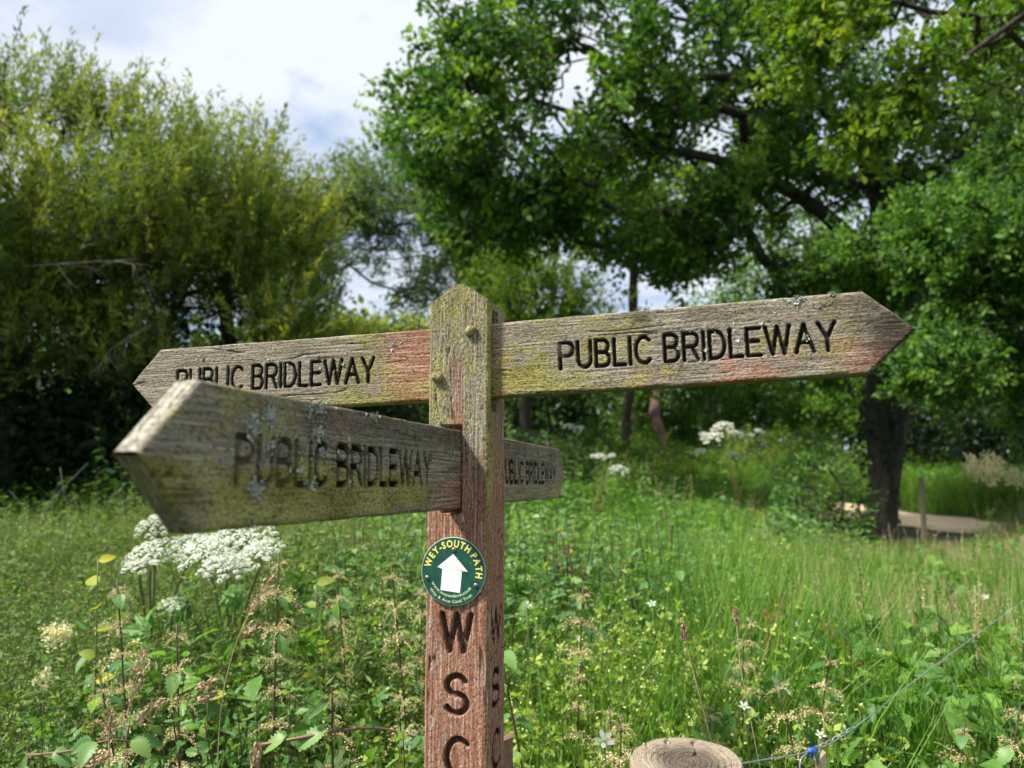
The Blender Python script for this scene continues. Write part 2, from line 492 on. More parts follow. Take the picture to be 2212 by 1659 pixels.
def end_grain_mat():
    m, t, out = mat('end_grain')
    L = t.links.new
    tcn = nd(t, 'ShaderNodeTexCoord')
    sp = nd(t, 'ShaderNodeSeparateXYZ')
    L(tcn.outputs['Object'], sp.inputs[0])
    n = nd(t, 'ShaderNodeTexNoise', i_Scale=30.0, i_Detail=5.0)
    L(tcn.outputs['Object'], n.inputs['Vector'])
    f = nd(t, 'ShaderNodeTexNoise', i_Scale=260.0, i_Detail=4.0)
    L(tcn.outputs['Object'], f.inputs['Vector'])
    dx = math_(t, 'ADD', sp.outputs[0], -0.004)
    r = math_(t, 'SQRT', math_(t, 'ADD', math_(t, 'POWER', dx, 2.0), math_(t, 'POWER', sp.outputs[1], 2.0)))
    rr = math_(t, 'ADD', r, math_(t, 'MULTIPLY', n.outputs[0], 0.012))
    ring = math_(t, 'ADD', math_(t, 'MULTIPLY', math_(t, 'SINE', math_(t, 'MULTIPLY', rr, 2300.0)), 0.5), 0.5)
    c = ramp(t, ring, [(0.1, (0.25, 0.20, 0.14)), (0.6, (0.33, 0.275, 0.20))])
    heart = ramp(t, math_(t, 'ADD', rr, math_(t, 'MULTIPLY', n.outputs[0], 0.02)), [(0.046, 1.0), (0.074, 0.0)])
    c = mixc(t, math_(t, 'MULTIPLY', heart, 0.92), c, mixc(t, ring, (0.014, 0.010, 0.007), (0.11, 0.085, 0.06)))
    c = mixc(t, ramp(t, f.outputs[0], [(0.35, 0.6), (0.5, 0.0)]), c, (0.09, 0.07, 0.045))
    b = nd(t, 'ShaderNodeBsdfPrincipled', i_Roughness=0.9)
    L(c, b.inputs['Base Color'])
    bp = nd(t, 'ShaderNodeBump', i_Strength=0.6, i_Distance=0.0015)
    L(math_(t, 'ADD', ring, f.outputs[0]), bp.inputs['Height'])
    L(bp.outputs[0], b.inputs['Normal'])
    L(b.outputs[0], out.inputs[0])
    return m


M['end_grain'] = end_grain_mat()
M['round_post'] = plain_mat('round_post_side', (0.17, 0.13, 0.085), (0.33, 0.26, 0.18), 14, 0.9, 0.5, (1, 1, 0.08), dist=0.004)

# ------------------------------------------------------------------ setting: ground, path
def ground_sheet():
    xs = np.concatenate([np.linspace(-400, -40, 12), np.linspace(-36, 36, 73), np.linspace(40, 400, 12)])
    ys = np.concatenate([np.linspace(-300, -10, 10), np.linspace(-8, 60, 100), np.linspace(66, 400, 12)])
    X, Y = np.meshgrid(xs, ys)
    V = np.stack([X, Y, gz(X, Y)], -1).reshape(-1, 3)
    nx = len(xs)
    i = np.arange(len(ys) - 1)[:, None] * nx + np.arange(nx - 1)[None]
    q = np.stack([i, i + 1, i + nx + 1, i + nx], -1).reshape(-1, 4)
    mb = MB()
    mb.add(V, q, smooth=True)
    return tag(mb.build('ground', [M['soil']]), kind='structure')


ground_sheet()
PATH = np.array([(13.5, 9.0), (11.0, 10.8), (9.2, 12.9), (8.3, 15.0), (7.6, 17.0), (5.8, 19.0), (3.0, 20.5), (-1.0, 22.0), (-6, 25.0)])


def path_dist(x, y):
    d = np.full(np.shape(x), 1e9)
    for a, b in zip(PATH[:-1], PATH[1:]):
        ab = b - a
        t = np.clip(((x - a[0]) * ab[0] + (y - a[1]) * ab[1]) / ab.dot(ab), 0, 1)
        d = np.minimum(d, np.hypot(x - a[0] - t * ab[0], y - a[1] - t * ab[1]))
    return d


def dirt_path():
    t = np.linspace(0, len(PATH) - 1, 90)
    c = np.stack([np.interp(t, np.arange(len(PATH)), PATH[:, k]) for k in (0, 1)], -1)
    for _ in range(6):
        c[1:-1] = (c[:-2] + c[1:-1] * 2 + c[2:]) / 4
    tg = norm(np.gradient(c, axis=0))
    nrm = np.stack([-tg[:, 1], tg[:, 0]], -1)
    w = np.linspace(-1, 1, 9)
    hw = 1.15 + 0.2 * np.sin(np.arange(len(c)) * 0.7)
    XY = c[:, None] + nrm[:, None] * (w[None, :, None] * hw[:, None, None])
    z = gz(XY[..., 0], XY[..., 1]) + 0.03 + 0.02 * (1 - w[None] ** 2)
    V = np.concatenate([XY, z[..., None]], -1).reshape(-1, 3)
    i = np.arange(len(c) - 1)[:, None] * 9 + np.arange(8)[None]
    q = np.stack([i, i + 1, i + 10, i + 9], -1).reshape(-1, 4)
    mb = MB()
    mb.add(V, q, smooth=True)
    return tag(mb.build('path', [M['path']]), kind='structure')


dirt_path()

# ------------------------------------------------------------------ signpost
PHI = 0.2686
AX = np.array([math.cos(PHI), -math.sin(PHI), 0.0])       # towards the right arm
AY = np.array([math.sin(PHI), math.cos(PHI), 0.0])        # away from the camera
AZ = np.array([0, 0, 1.0])
PC = np.array([-0.0803, 1.4188, 0.0])                     # the post's axis
PW, PD = 0.1128, 0.0999


def arc(cx, cy, rx, ry, a0, a1, n=10):
    a = np.radians(np.linspace(a0, a1, n))
    return [(cx + rx * math.cos(k), cy + ry * math.sin(k)) for k in a]


GLYPH = {
    'P': (0.60, [[(0, 0), (0, 1), (0.33, 1)] + arc(0.33, 0.745, 0.25, 0.255, 90, -90) + [(0, 0.49)]]),
    'U': (0.60, [[(0, 1), (0, 0.3)] + arc(0.28, 0.3, 0.28, 0.3, 180, 360) + [(0.56, 1)]]),
    'B': (0.60, [[(0, 0), (0, 1), (0.32, 1)] + arc(0.32, 0.765, 0.21, 0.235, 90, -90) + [(0, 0.53)],
                 [(0.3, 0.53)] + arc(0.32, 0.265, 0.25, 0.265, 90, -90) + [(0, 0)]]),
    'L': (0.48, [[(0, 1), (0, 0), (0.44, 0)]]),
    'I': (0.05, [[(0, 1), (0, 0)]]),
    'C': (0.66, [arc(0.34, 0.5, 0.34, 0.5, 48, 312, 18)]),
    'R': (0.62, [[(0, 0), (0, 1), (0.33, 1)] + arc(0.33, 0.745, 0.25, 0.255, 90, -90) + [(0, 0.49)], [(0.33, 0.49), (0.58, 0)]]),
    'D': (0.63, [[(0, 0), (0, 1), (0.24, 1)] + arc(0.24, 0.5, 0.36, 0.5, 90, -90, 14) + [(0, 0)]]),
    'E': (0.54, [[(0.5, 1), (0, 1), (0, 0), (0.5, 0)], [(0, 0.52), (0.44, 0.52)]]),
    'W': (0.96, [[(0, 1), (0.24, 0), (0.47, 1), (0.70, 0), (0.94, 1)]]),
    'A': (0.70, [[(0, 0), (0.34, 1), (0.68, 0)], [(0.11, 0.34), (0.57, 0.34)]]),
    'Y': (0.64, [[(0, 1), (0.31, 0.45), (0.62, 1)], [(0.31, 0.45), (0.31, 0)]]),
    'S': (0.60, [arc(0.3, 0.745, 0.265, 0.255, 28, 268, 14) + arc(0.3, 0.255, 0.29, 0.255, 90, -152, 14)]),
}


def text_segments(s, gap=0.20, space=0.36):
    segs, x = [], 0.0
    for ch in s:
        if ch == ' ':
            x += space
            continue
        w, strokes = GLYPH[ch]
        for st in strokes:
            for a, b in zip(st[:-1], st[1:]):
                segs.append((a[0] + x, a[1], b[0] + x, b[1]))
        x += w + gap
    return np.array(segs), x - gap


def seg_dist(px, py, segs):
    d = np.full(px.shape, 1e9)
    for x0, y0, x1, y1 in segs:
        r = 0.02
        m = (px > min(x0, x1) - r) & (px < max(x0, x1) + r) & (py > min(y0, y1) - r) & (py < max(y0, y1) + r)
        if not m.any():
            continue
        qx, qy = px[m], py[m]
        dx, dy = x1 - x0, y1 - y0
        t = np.clip(((qx - x0) * dx + (qy - y0) * dy) / (dx * dx + dy * dy + 1e-12), 0, 1)
        d[m] = np.minimum(d[m], np.hypot(qx - x0 - t * dx, qy - y0 - t * dy))
    return d


signpost = thing('signpost', PC, 'weathered wooden fingerpost with four carved arms and a round green badge', 'signpost')


def grid_faces(nr, nc, flip=False):
    i = np.arange(nr - 1)[:, None] * nc + np.arange(nc - 1)[None]
    q = np.stack([i, i + 1, i + nc + 1, i + nc], -1).reshape(-1, 4)
    return q[:, ::-1] if flip else q


def wood_relief(u, y, seed):
    """height of weathered grain along u (metres)"""
    wob = 0.004 * fbm(u * 9, y * 20, seed + 5, 3)
    g1 = fbm(u * 14, (y + wob) * 420, seed, 3)
    g2 = fbm(u * 40, (y + wob) * 130, seed + 20, 3)
    pit = fbm(u * 330, y * 420, seed + 40, 2)
    h = 0.0009 * (g1 - 0.5) + 0.0010 * (g2 - 0.5) + 0.0007 * (pit - 0.5)
    crack = fbm(u * 5, (y + wob) * 90, seed + 60, 2)
    ck = sstep(0.045, 0.0, np.abs(crack - 0.55)) * sstep(0.47, 0.66, fbm(u * 7, y * 26, seed + 70, 2))
    return h - 0.0020 * ck, ck


def arm(label, D, N, off, zc, tilt, L, H, T, tip, u0, u1, rtl, du, masks, seed, groove_w=0.0034, groove_d=0.0045, cap=0.335):
    ud = D * math.cos(tilt) + AZ * math.sin(tilt)
    vd = -D * math.sin(tilt) + AZ * math.cos(tilt)
    o = PC + N * off + AZ * (CAM_H + zc)
    us = np.arange(0.022, L + du * 0.5, du)
    us[-1] = L
    nv = int(H / du) + 1
    v = np.linspace(-1, 1, nv)
    hh = H / 2 * np.minimum(1, (L - us) / tip)
    lump = 0.0016 * (fbm(us * 30, us * 0 + seed, seed + 3, 3) - 0.5)
    lump2 = 0.0016 * (fbm(us * 30, us * 0 + seed + 50, seed + 4, 3) - 0.5)
    hh = np.maximum(hh, 0.0015)
    U = np.repeat(us[:, None], nv, 1)
    Y = v[None] * hh[:, None]
    Y = Y + np.where(v[None] > 0, v[None] * lump[:, None], v[None] * lump2[:, None])
    h, ck = wood_relief(U, Y, seed)
    # worn arrises
    e = np.minimum(hh[:, None] - np.abs(v[None] * hh[:, None]), 1.0)
    e = np.where(U > L - tip, e * 0.72, e)
    er = 0.0035 + 0.003 * fbm(U * 40, Y * 40, seed + 8, 2)
    k = np.clip(1 - e / er, 0, 1)
    h = h - er * (1 - np.sqrt(np.maximum(1 - k * k, 0)))
    # routed letters
    segs, width = text_segments('PUBLIC BRIDLEWAY')
    capm = cap * H
    sx = (u1 - u0) / width
    S = segs.copy()
    if rtl:
        S[:, [0, 2]] = u1 - segs[:, [0, 2]] * sx
    else:
        S[:, [0, 2]] = u0 + segs[:, [0, 2]] * sx
    S[:, [1, 3]] = (segs[:, [1, 3]] - 0.5) * capm - 0.02 * H
    d = seg_dist(U, Y, S) + 0.0012 * (fbm(U * 160, Y * 160, seed + 11, 2) - 0.5)
    g = 1 - sstep(groove_w * 0.72, groove_w * 1.12, d)
    h = h - groove_d * g * (0.85 + 0.3 * fbm(U * 120, Y * 120, seed + 12, 2))
    mk, gm = masks(U, Y, L, H, seed)
    groove = np.clip(g * gm + ck * 0.35, 0, 1)
    pos = o + U[..., None] * ud + Y[..., None] * vd + h[..., None] * N
    uvw = np.stack([U + seed * 1.7, Y, h], -1)
    mb = MB()
    ex_uv, ex_mk, ex_gr = [], [], []

    def emit(p, f, uvw_, mk_, gr_, smooth=True):
        mb.add(p.reshape(-1, 3), f, smooth=smooth)
        ex_uv.append(uvw_.reshape(-1, 3)); ex_mk.append(mk_.reshape(-1, 4)); ex_gr.append(gr_.ravel())
    nu = len(us)
    flip = np.dot(np.cross(ud, vd), N) < 0
    emit(pos, grid_faces(nu, nv, not flip), uvw, mk, groove)
    # edges and back
    for col, sgn in ((nv - 1, 1), (0, -1)):
        fr = pos[:, col]
        ks = np.linspace(0, 1, 13)
        dep = (N @ (fr - o).T)[:, None] * (1 - ks)[None] - T * ks[None]
        base = fr - (N @ (fr - o).T)[:, None] * N
        Uc = np.repeat(us[:, None], 13, 1)
        rn = 0.0012 * (fbm(Uc * 25, dep * 350, seed + 30 + col, 3) - 0.5) * np.sin(ks * PI)[None]
        Pz = base[:, None] + dep[..., None] * N + (rn * sgn)[..., None] * vd
        me_ = np.repeat(mk[:, col:col + 1], 13, 1).copy()
        if sgn < 0:
            me_[..., 1] *= 0.3
            me_[..., 2] = np.maximum(me_[..., 2], 0.25)
        else:
            me_[..., 1] *= 0.35
            me_[..., 2] *= 0.3
            me_[..., 0] *= 0.5
            me_[..., 3] = np.maximum(me_[..., 3], 0.30 + 0.35 * sstep(L - tip - 0.03, L - tip, Uc))
        emit(Pz, grid_faces(nu, 13, (sgn > 0) == flip), np.stack([Uc + seed, dep + sgn * 0.3, dep * 0], -1), me_, np.zeros_like(dep))
    bk = np.stack([o + us[:, None] * ud + (s * hh)[:, None] * vd - T * N for s in (-1, 1)], 1)
    emit(bk, grid_faces(nu, 2, flip), np.stack([np.repeat(us[:, None], 2, 1), bk[..., 2], bk[..., 2] * 0], -1),
         np.repeat(mk[:, nv // 2][:, None], 2, 1), np.zeros((nu, 2)))
    ob = mb.build('direction_arm', [M['wood']], signpost, PC,
                  {'uvw': ('FLOAT_VECTOR', np.concatenate(ex_uv)), 'mask': ('FLOAT_COLOR', np.concatenate(ex_mk)), 'groove': ('FLOAT', np.concatenate(ex_gr))})
    ob['label'] = label
    return ob, o, N


def stack4(a, b, c, d):
    return np.stack(np.broadcast_arrays(a, b, c, d), -1)


def masks_right(U, Y, L, H, s):
    n = fbm(U * 9, Y * 14, s + 90, 4)
    n2 = fbm(U * 16, Y * 26, s + 95, 4)
    y = Y / H * 2
    red = 0.60 * sstep(0.13, 0.05, U) + 0.78 * np.exp(-((U - 0.52) / 0.20) ** 2) * sstep(0.6, -0.5, y) * sstep(0.25, 0.6, n) + 0.25 * sstep(0.1, -0.8, y) * sstep(0.4, 0.6, n2)
    al = 0.36 * np.exp(-((U - 0.15) / 0.07) ** 2) + 0.34 * sstep(-0.2, -0.9, y) * sstep(0.5, 0.2, U) + 0.50 * sstep(0.46, 0.62, n2) + 0.02
    al = al * sstep(L - 0.02, L - 0.13, U)
    dk = 0.80 * sstep(L - 0.13, L - 0.02, U) * sstep(0.9, -0.2, y) * (0.6 + 0.6 * n) + 0.50 * sstep(-0.4, 0.9, y) * sstep(0.38, 0.62, n) + 0.10
    li = 0.40 * np.exp(-(((U - 0.53) / 0.05) ** 2 + ((y - 0.85) / 0.3) ** 2)) + 0.14 * n
    return stack4(red, al, dk, li), sstep(0.18, 0.32, fbm(U * 30, Y * 30, s + 99, 3)) * 0.97


def masks_left(U, Y, L, H, s):
    n = fbm(U * 9, Y * 14, s + 90, 4)
    n2 = fbm(U * 18, Y * 30, s + 95, 4)
    y = Y / H * 2
    red = 0.95 * sstep(0.20, 0.09, U) * sstep(0.30, 0.5, n + 0.15) + 0.16 * n2
    al = 0.45 * np.exp(-((U - 0.19) / 0.06) ** 2) * sstep(0.35, 0.55, n2) + 0.42 * sstep(0.3, -0.8, y) * sstep(0.42, 0.1, U) + 0.26 * n2
    al = al * (0.4 + 0.6 * sstep(0.6, 0.4, U))
    dk = 0.45 * sstep(0.0, 0.95, y) * n + 0.05
    return stack4(red, al, dk, 0.16 * n2), np.full_like(U, 0.98)


def masks_near(U, Y, L, H, s):
    n = fbm(U * 8, Y * 14, s + 90, 4)
    n2 = fbm(U * 20, Y * 30, s + 95, 4)
    y = Y / H * 2
    red = 0.60 * sstep(0.36, 0.10, U) * sstep(0.2, -0.6, y) + 0.5 * sstep(0.2, 0.05, U) * n + 0.55 * np.exp(-(((U - 0.50) / 0.05) ** 2 + ((y - 0.6) / 0.4) ** 2))
    al = 1.05 * sstep(0.20, -0.40, y) * sstep(0.12, 0.3, U) + 0.30 * sstep(0.05, 0.25, n2 - 0.3) + 0.10 * sstep(0.58, 0.72, U)
    al = al * (1 - 0.5 * sstep(-0.7, -1.0, y)) * (0.55 + 0.9 * sstep(0.36, 0.6, fbm(U * 14, Y * 30, s + 97, 4)))
    dk = 0.66 * sstep(0.10, 0.7, y) * (0.4 + n) * sstep(0.70, 0.55, U) + 0.22 * np.exp(-((U - 0.66) / 0.035) ** 2) + 0.3 * sstep(-0.75, -1.0, y)
    li = 0.20 * n2 + 0.18 * np.exp(-((U - 0.55) / 0.1) ** 2) * sstep(0, 0.7, y)
    return stack4(red, al, dk, li), np.clip(0.55 + 0.5 * sstep(0.60, 0.52, U) + 0.3 * (n2 - 0.5), 0.35, 1)


def masks_far(U, Y, L, H, s):
    n = fbm(U * 9, Y * 14, s + 90, 4)
    n2 = fbm(U * 18, Y * 30, s + 95, 4)
    y = Y / H * 2
    red = 0.30 * n + 0.45 * sstep(0.6, 0.68, n2)
    return stack4(red, 0.30 * n2 + 0.30 * sstep(0, -0.8, y), 0.5 * n * sstep(-0.4, 0.8, y) + 0.15, 0.12 * n2), np.full_like(U, 0.98)


ARMS = {}
ARMS['R'] = arm('carved arm on the right with a grey weathered arrow tip and reddish patches', AX, -AY, 0.0343, 0.2269, 0.0281, 0.7381, 0.1324, 0.030, 0.071, 0.1788, 0.6228, False, 0.00135, masks_right, 1)
ARMS['L'] = arm('carved arm on the left, farther, half hidden by the near arm', -AX, -AY, 0.0339, 0.2258, -0.0177, 0.7035, 0.1320, 0.030, 0.066, 0.1704, 0.5942, True, 0.00135, masks_left, 2)
ARMS['N'] = arm('carved arm pointing at the viewer, yellow green algae and grey lichen on it', -AY, AX, 0.0053, 0.0367, -0.0086, 0.8240, 0.1344, 0.025, 0.0713, 0.1917, 0.694, True, 0.00110, masks_near, 3, groove_w=0.0042, groove_d=0.0065)
ARMS['B'] = arm('carved arm pointing away behind the post, short in view', AY, AX, 0.0055, 0.0404, 0.0064, 0.8448, 0.1334, 0.025, 0.068, 0.20, 0.7191, False, 0.0015, masks_far, 4, groove_w=0.0050, groove_d=0.0028)


def post_mesh():
    r = 0.0055
    w2, d2 = PW / 2, PD / 2
    pts, nrm = [], []

    def side(ax0, n, a0, a1, cnt):
        for t in np.linspace(a0, a1, cnt):
            pts.append(ax0(t)); nrm.append(n)

    def corner(cx, cy, a0, a1, rr):
        for a in np.radians(np.linspace(a0, a1, 7)[1:-1]):
            pts.append((cx + rr * math.cos(a), cy + rr * math.sin(a))); nrm.append((math.cos(a), math.sin(a)))
    rc = 0.008
    side(lambda t: (t, -d2), (0, -1), -w2 + r, w2 - rc, 72)
    corner(w2 - rc, -d2 + rc, -90, 0, rc)
    side(lambda t: (w2, t), (1, 0), -d2 + rc, d2 - r, 60)
    corner(w2 - r, d2 - r, 0, 90, r)
    side(lambda t: (t, d2), (0, 1), w2 - r, -w2 + r, 14)
    corner(-w2 + r, d2 - r, 90, 180, r)
    side(lambda t: (-w2, t), (-1, 0), d2 - r, -d2 + r, 14)
    corner(-w2 + r, -d2 + r, 180, 270, r)
    pts, nrm = np.array(pts), np.array(nrm)
    zs_ = 0.3316 + CAM_H
    rows = np.concatenate([np.linspace(-0.15, 0.98, 12), np.arange(0.985, zs_, 0.0016), [zs_]])
    A = np.arange(len(pts))
    per = np.concatenate([[0], np.cumsum(np.linalg.norm(np.diff(pts, axis=0), axis=1))])
    Zg = np.repeat(rows[:, None], len(pts), 1)
    X, Y = np.repeat(pts[None, :, 0], len(rows), 0), np.repeat(pts[None, :, 1], len(rows), 0)
    S = np.repeat(per[None], len(rows), 0)
    h, ck = wood_relief(Zg, S, 7)
    h = h * 1.3
    front = (nrm[:, 1] < -0.9)[None] & np.ones_like(S, bool)
    right = (nrm[:, 0] > 0.9)[None] & np.ones_like(S, bool)
    groove = ck * 0.3
    # letters W S C down the front and down the right side
    fo, fn = PC - AY * d2, -AY
    ro, rn = PC + AX * w2, AX

    def letters(mask, coord, o, n, axis, boxes, sw, depth=0.0095, tone=0.72):  # last argument sets how dark the letter grooves are coloured
        nonlocal h, groove
        d = np.full(S.shape, 1e9)
        for ch, (x0, y0, x1, y1) in boxes:
            a = on_plane(x0, (y0 + y1) / 2, o, n); b = on_plane(x1, (y0 + y1) / 2, o, n)
            tz = on_plane((x0 + x1) / 2, y0, o, n)[2]; bz = on_plane((x0 + x1) / 2, y1, o, n)[2]
            xa, xb = np.dot(a - PC, axis) + sw, np.dot(b - PC, axis) - sw
            tz, bz = tz - sw, bz + sw
            g = np.array([(p[0], p[1], q[0], q[1]) for st in GLYPH[ch][1] for p, q in zip(st[:-1], st[1:])])
            mx = g[:, [0, 2]].max(); mn = g[:, [0, 2]].min()
            sg = g.copy()
            sg[:, [0, 2]] = xa + (g[:, [0, 2]] - mn) / (mx - mn) * (xb - xa)
            sg[:, [1, 3]] = bz + g[:, [1, 3]] * (tz - bz)
            d = np.minimum(d, seg_dist(coord, Zg, sg))
        d = d + 0.0010 * (fbm(S * 150, Zg * 150, 81, 2) - 0.5)
        g = np.where(mask, 1 - sstep(sw * 0.66, sw * 1.10, d), 0)
        h = h - depth * g
        groove = np.maximum(groove, g * tone)
    letters(front, X, fo, fn, AX, [('W', (949, 1322, 1023, 1413)), ('S', (959, 1454, 1014, 1548)), ('C', (958, 1590, 1014, 1684))], 0.0052)
    letters(right, Y, ro, rn, AY, [('W', (1060, 1310, 1084, 1392)), ('S', (1063, 1441, 1081, 1529)), ('C', (1063, 1573, 1081, 1664))], 0.0056, 0.0035, 1.0)
    # mortises round the arms
    za, zr = CAM_H + 0.0367, CAM_H + 0.2269
    jag = 0.002 * (fbm(S * 90, Zg * 90, 33, 2) - 0.5)
    mort = front & (X + jag > -0.030) & (X + jag < 0.0064) & (Zg + jag > za - 0.0755) & (Zg + jag < za + 0.0770)
    mort2 = right & (Y + jag > -0.0372) & (Y + jag < -0.001) & (Zg + jag > zr - 0.089) & (Zg + jag < zr + 0.092)
    h = np.where(mort | mort2, h - 0.022, h)
    n = fbm(X * 16 + Y * 11, Zg * 8, 51, 4)
    n2 = fbm(X * 40 + Y * 31, Zg * 22, 52, 4)
    up = sstep(-0.10, 0.20, Zg - CAM_H + 0.05 * (n - 0.5))
    stripe = np.exp(-((X + 0.004) / 0.017) ** 2) * sstep(0.30, 0.20, Zg - CAM_H) * front
    red = (1 - up) * (0.78 + 0.4 * (n2 - 0.4)) + 0.60 * stripe * up + 0.35 * right * (0.5 + n)
    al = up * (0.50 + 0.6 * (n2 - 0.5)) * (1 - 0.75 * stripe) + 0.5 * (nrm[:, 0] > 0.3) * (nrm[:, 1] < 0.1) * sstep(0.0, -0.045, Y + 0.03 * n) + 0.14 * (n2 - 0.2)
    al = np.where(right, al * (0.55 + 0.75 * sstep(0.02, -0.04, Y)), al)
    dk = 0.10 * n + 0.3 * sstep(zs_ - 0.05, zs_, Zg) * n2 + 0.25 * sstep(0.004, 0, np.abs(X - w2 + 0.006)) * 0
    li = 0.36 * sstep(0.50, 0.66, fbm(X * 60 + Y * 47, Zg * 14, 57, 3)) * front + 0.17 * up
    for fx, fy, rx, rz in ((933, 1445, 0.0035, 0.011), (934, 1557, 0.0032, 0.014), (930, 1575, 0.0025, 0.012), (1000, 1120, 0.003, 0.006)):
        fp = on_plane(fx, fy, PC - AY * d2, -AY)
        li = np.maximum(li, 0.95 * np.exp(-((X - np.dot(fp - PC, AX)) / rx) ** 2 - ((Zg - fp[2]) / rz) ** 2) * front)
    mk = stack4(red, al, dk, li)

    def gable(x):
        a = np.abs(x) / w2
        return 0.041 * (1.02 - np.sqrt(a * a + 0.035))
    zz = np.where(Zg > zs_ - 0.06, Zg + np.clip((Zg - zs_ + 0.06) / 0.06, 0, 1) * gable(X), Zg)
    pos = PC + (X + h * nrm[None, :, 0])[..., None] * AX + (Y + h * nrm[None, :, 1])[..., None] * AY + zz[..., None] * AZ
    np_ = len(pts)
    mb = MB()
    i = np.arange(len(rows) - 1)[:, None] * np_
    j = np.arange(np_)[None]
    q = np.stack([i + j, i + (j + 1) % np_, i + np_ + (j + 1) % np_, i + np_ + j], -1).reshape(-1, 4)
    mb.add(pos, q, smooth=True)
    uvw = np.stack([zz, S, h], -1).reshape(-1, 3)
    gx, gy = np.meshgrid(np.linspace(-w2 + 0.0015, w2 - 0.0015, 72), np.linspace(-d2 + 0.0015, d2 - 0.0015, 60))
    edge = np.minimum(w2 - np.abs(gx), d2 - np.abs(gy))
    gz_ = zs_ + gable(gx) + 0.002 * (fbm(gx * 70, gy * 70, 61, 3) - 0.5) - 0.002 * sstep(0.006, 0.0, edge)
    cp = PC + gx[..., None] * AX + gy[..., None] * AY + gz_[..., None] * AZ
    mb.add(cp, grid_faces(60, 72), smooth=True)
    uvw = np.concatenate([uvw, np.stack([gy, gx, gz_ * 0], -1).reshape(-1, 3)])
    m2 = stack4(gx * 0 + 0.1, gx * 0 + 0.45, gx * 0 + 0.3, gx * 0 + 0.3).reshape(-1, 4)
    mks = np.concatenate([mk.reshape(-1, 4), m2])
    grv = np.concatenate([np.clip(groove, 0, 1).ravel(), np.zeros(gx.size)])
    return mb.build('post', [M['wood']], signpost, PC, {'uvw': ('FLOAT_VECTOR', uvw), 'mask': ('FLOAT_COLOR', mks), 'groove': ('FLOAT', grv)})


post_mesh()
FRONT_O = PC - AY * PD / 2

def peg(px, py, rad, seed):
    c = on_plane(px, py, FRONT_O, -AY)
    prof = [(0, 0.009), (0.55, 0.0085), (0.85, 0.0068), (1.0, 0.0045), (1.02, -0.004)]
    n = 16
    th = np.linspace(0, 2 * PI, n, endpoint=False)
    V, ring = [], []
    for r, dz in prof:
        wob = 1 + 0.08 * np.sin(th * 2 + seed) + 0.05 * np.sin(th * 3 + seed * 2)
        V.append(c + (np.cos(th) * r * rad * wob)[:, None] * AX + (np.sin(th) * r * rad * wob)[:, None] * AZ - (dz + 0.0012 * np.sin(th * 2 + seed) * r)[:, None] * AY)
    V = np.concatenate(V)
    i = np.arange(len(prof) - 1)[:, None] * n
    j = np.arange(n)[None]
    q = np.stack([i + j, i + n + j, i + n + (j + 1) % n, i + (j + 1) % n], -1).reshape(-1, 4)
    mb = MB()
    mb.add(V, q, smooth=True)
    k = len(V)
    return mb.build('peg', [M['wood']], signpost, PC,
                    {'uvw': ('FLOAT_VECTOR', V * 1.0), 'mask': ('FLOAT_COLOR', np.tile([0.1, 0.6, 0.15, 0.2], (k, 1))), 'groove': ('FLOAT', np.zeros(k))})


peg(1017, 715, 0.0098, 0.4)
peg(946, 815, 0.0100, 2.1)

# small rusty staples in the right side of the post
RIGHT_O = PC + AX * PW / 2
for sx_, sy_ in ((1077, 1147), (1083, 1157), (1073, 1250), (1079, 1245), (1060, 1422), (1070, 1408), (1086, 1398), (1089, 1486)):
    c = on_plane(sx_, sy_, RIGHT_O, AX)
    dr = norm(AY * random.uniform(0.5, 1) + AZ * random.uniform(-0.2, 0.6))
    mb = MB()
    mb.add(*tube([c - dr * 0.006 - AX * 0.003, c - dr * 0.005 + AX * 0.0015, c + dr * 0.004 + AX * 0.0018, c + dr * 0.006 - AX * 0.003], 0.0008, 6), smooth=True)
    mb.build('staple', [M['rusty']], signpost, PC)

# ---- the round way mark badge
DISC_C = on_plane(980.5, 1234, FRONT_O, -AY) - AY * 0.0012
DR = 0.0575
BX, BZ = AX, AZ


def bp(x, y, d):
    return DISC_C + x * BX + y * BZ - d * AY


def disc_part():
    n = 72
    th = np.linspace(0, 2 * PI, n, endpoint=False)
    mb = MB()

    def ring(r, d):
        return np.array([bp(r * math.cos(a), r * math.sin(a), d) for a in th])
    R0 = [ring(DR, 0.0), ring(DR, 0.0026), ring(DR - 0.0005, 0.0031), ring(DR - 0.0011, 0.0032)]
    i = np.arange(3)[:, None] * n
    j = np.arange(n)[None]
    q = np.stack([i + j, i + (j + 1) % n, i + n + (j + 1) % n, i + n + j], -1).reshape(-1, 4)
    mb.add(np.concatenate(R0), q, mat=1, smooth=True)
    V = np.concatenate([R0[3], [bp(0, 0, 0.0032)]])
    jj = np.arange(n)
    mb.add(V, np.stack([jj, (jj + 1) % n, np.full(n, n)], -1), mat=0)
    for x, y, a, l_ in ((0.80, -0.58, 0.9, 0.006), (0.84, -0.52, 2.2, 0.004), (-0.55, -0.62, 0.3, 0.003), (-0.30, 0.55, 1.9, 0.0025), (0.55, 0.25, 0.5, 0.002)):
        ux, uy = math.cos(a) * l_ / 2, math.sin(a) * l_ / 2
        wx, wy = -math.sin(a) * 0.0003, math.cos(a) * 0.0003
        mb.add([bp(x * DR + p * ux + q_ * wx, y * DR + p * uy + q_ * wy, 0.00345) for p, q_ in ((-1, -1), (1, -1), (1, 1), (-1, 1))], np.array([[0, 1, 2, 3]]), mat=1)
    return mb.build('waymark_badge', [M['disc_green'], M['disc_rim']], signpost, PC)


badge = disc_part()
badge['label'] = 'round green badge with a white arrow and yellow lettering'
DEPS = bpy.context.evaluated_depsgraph_get


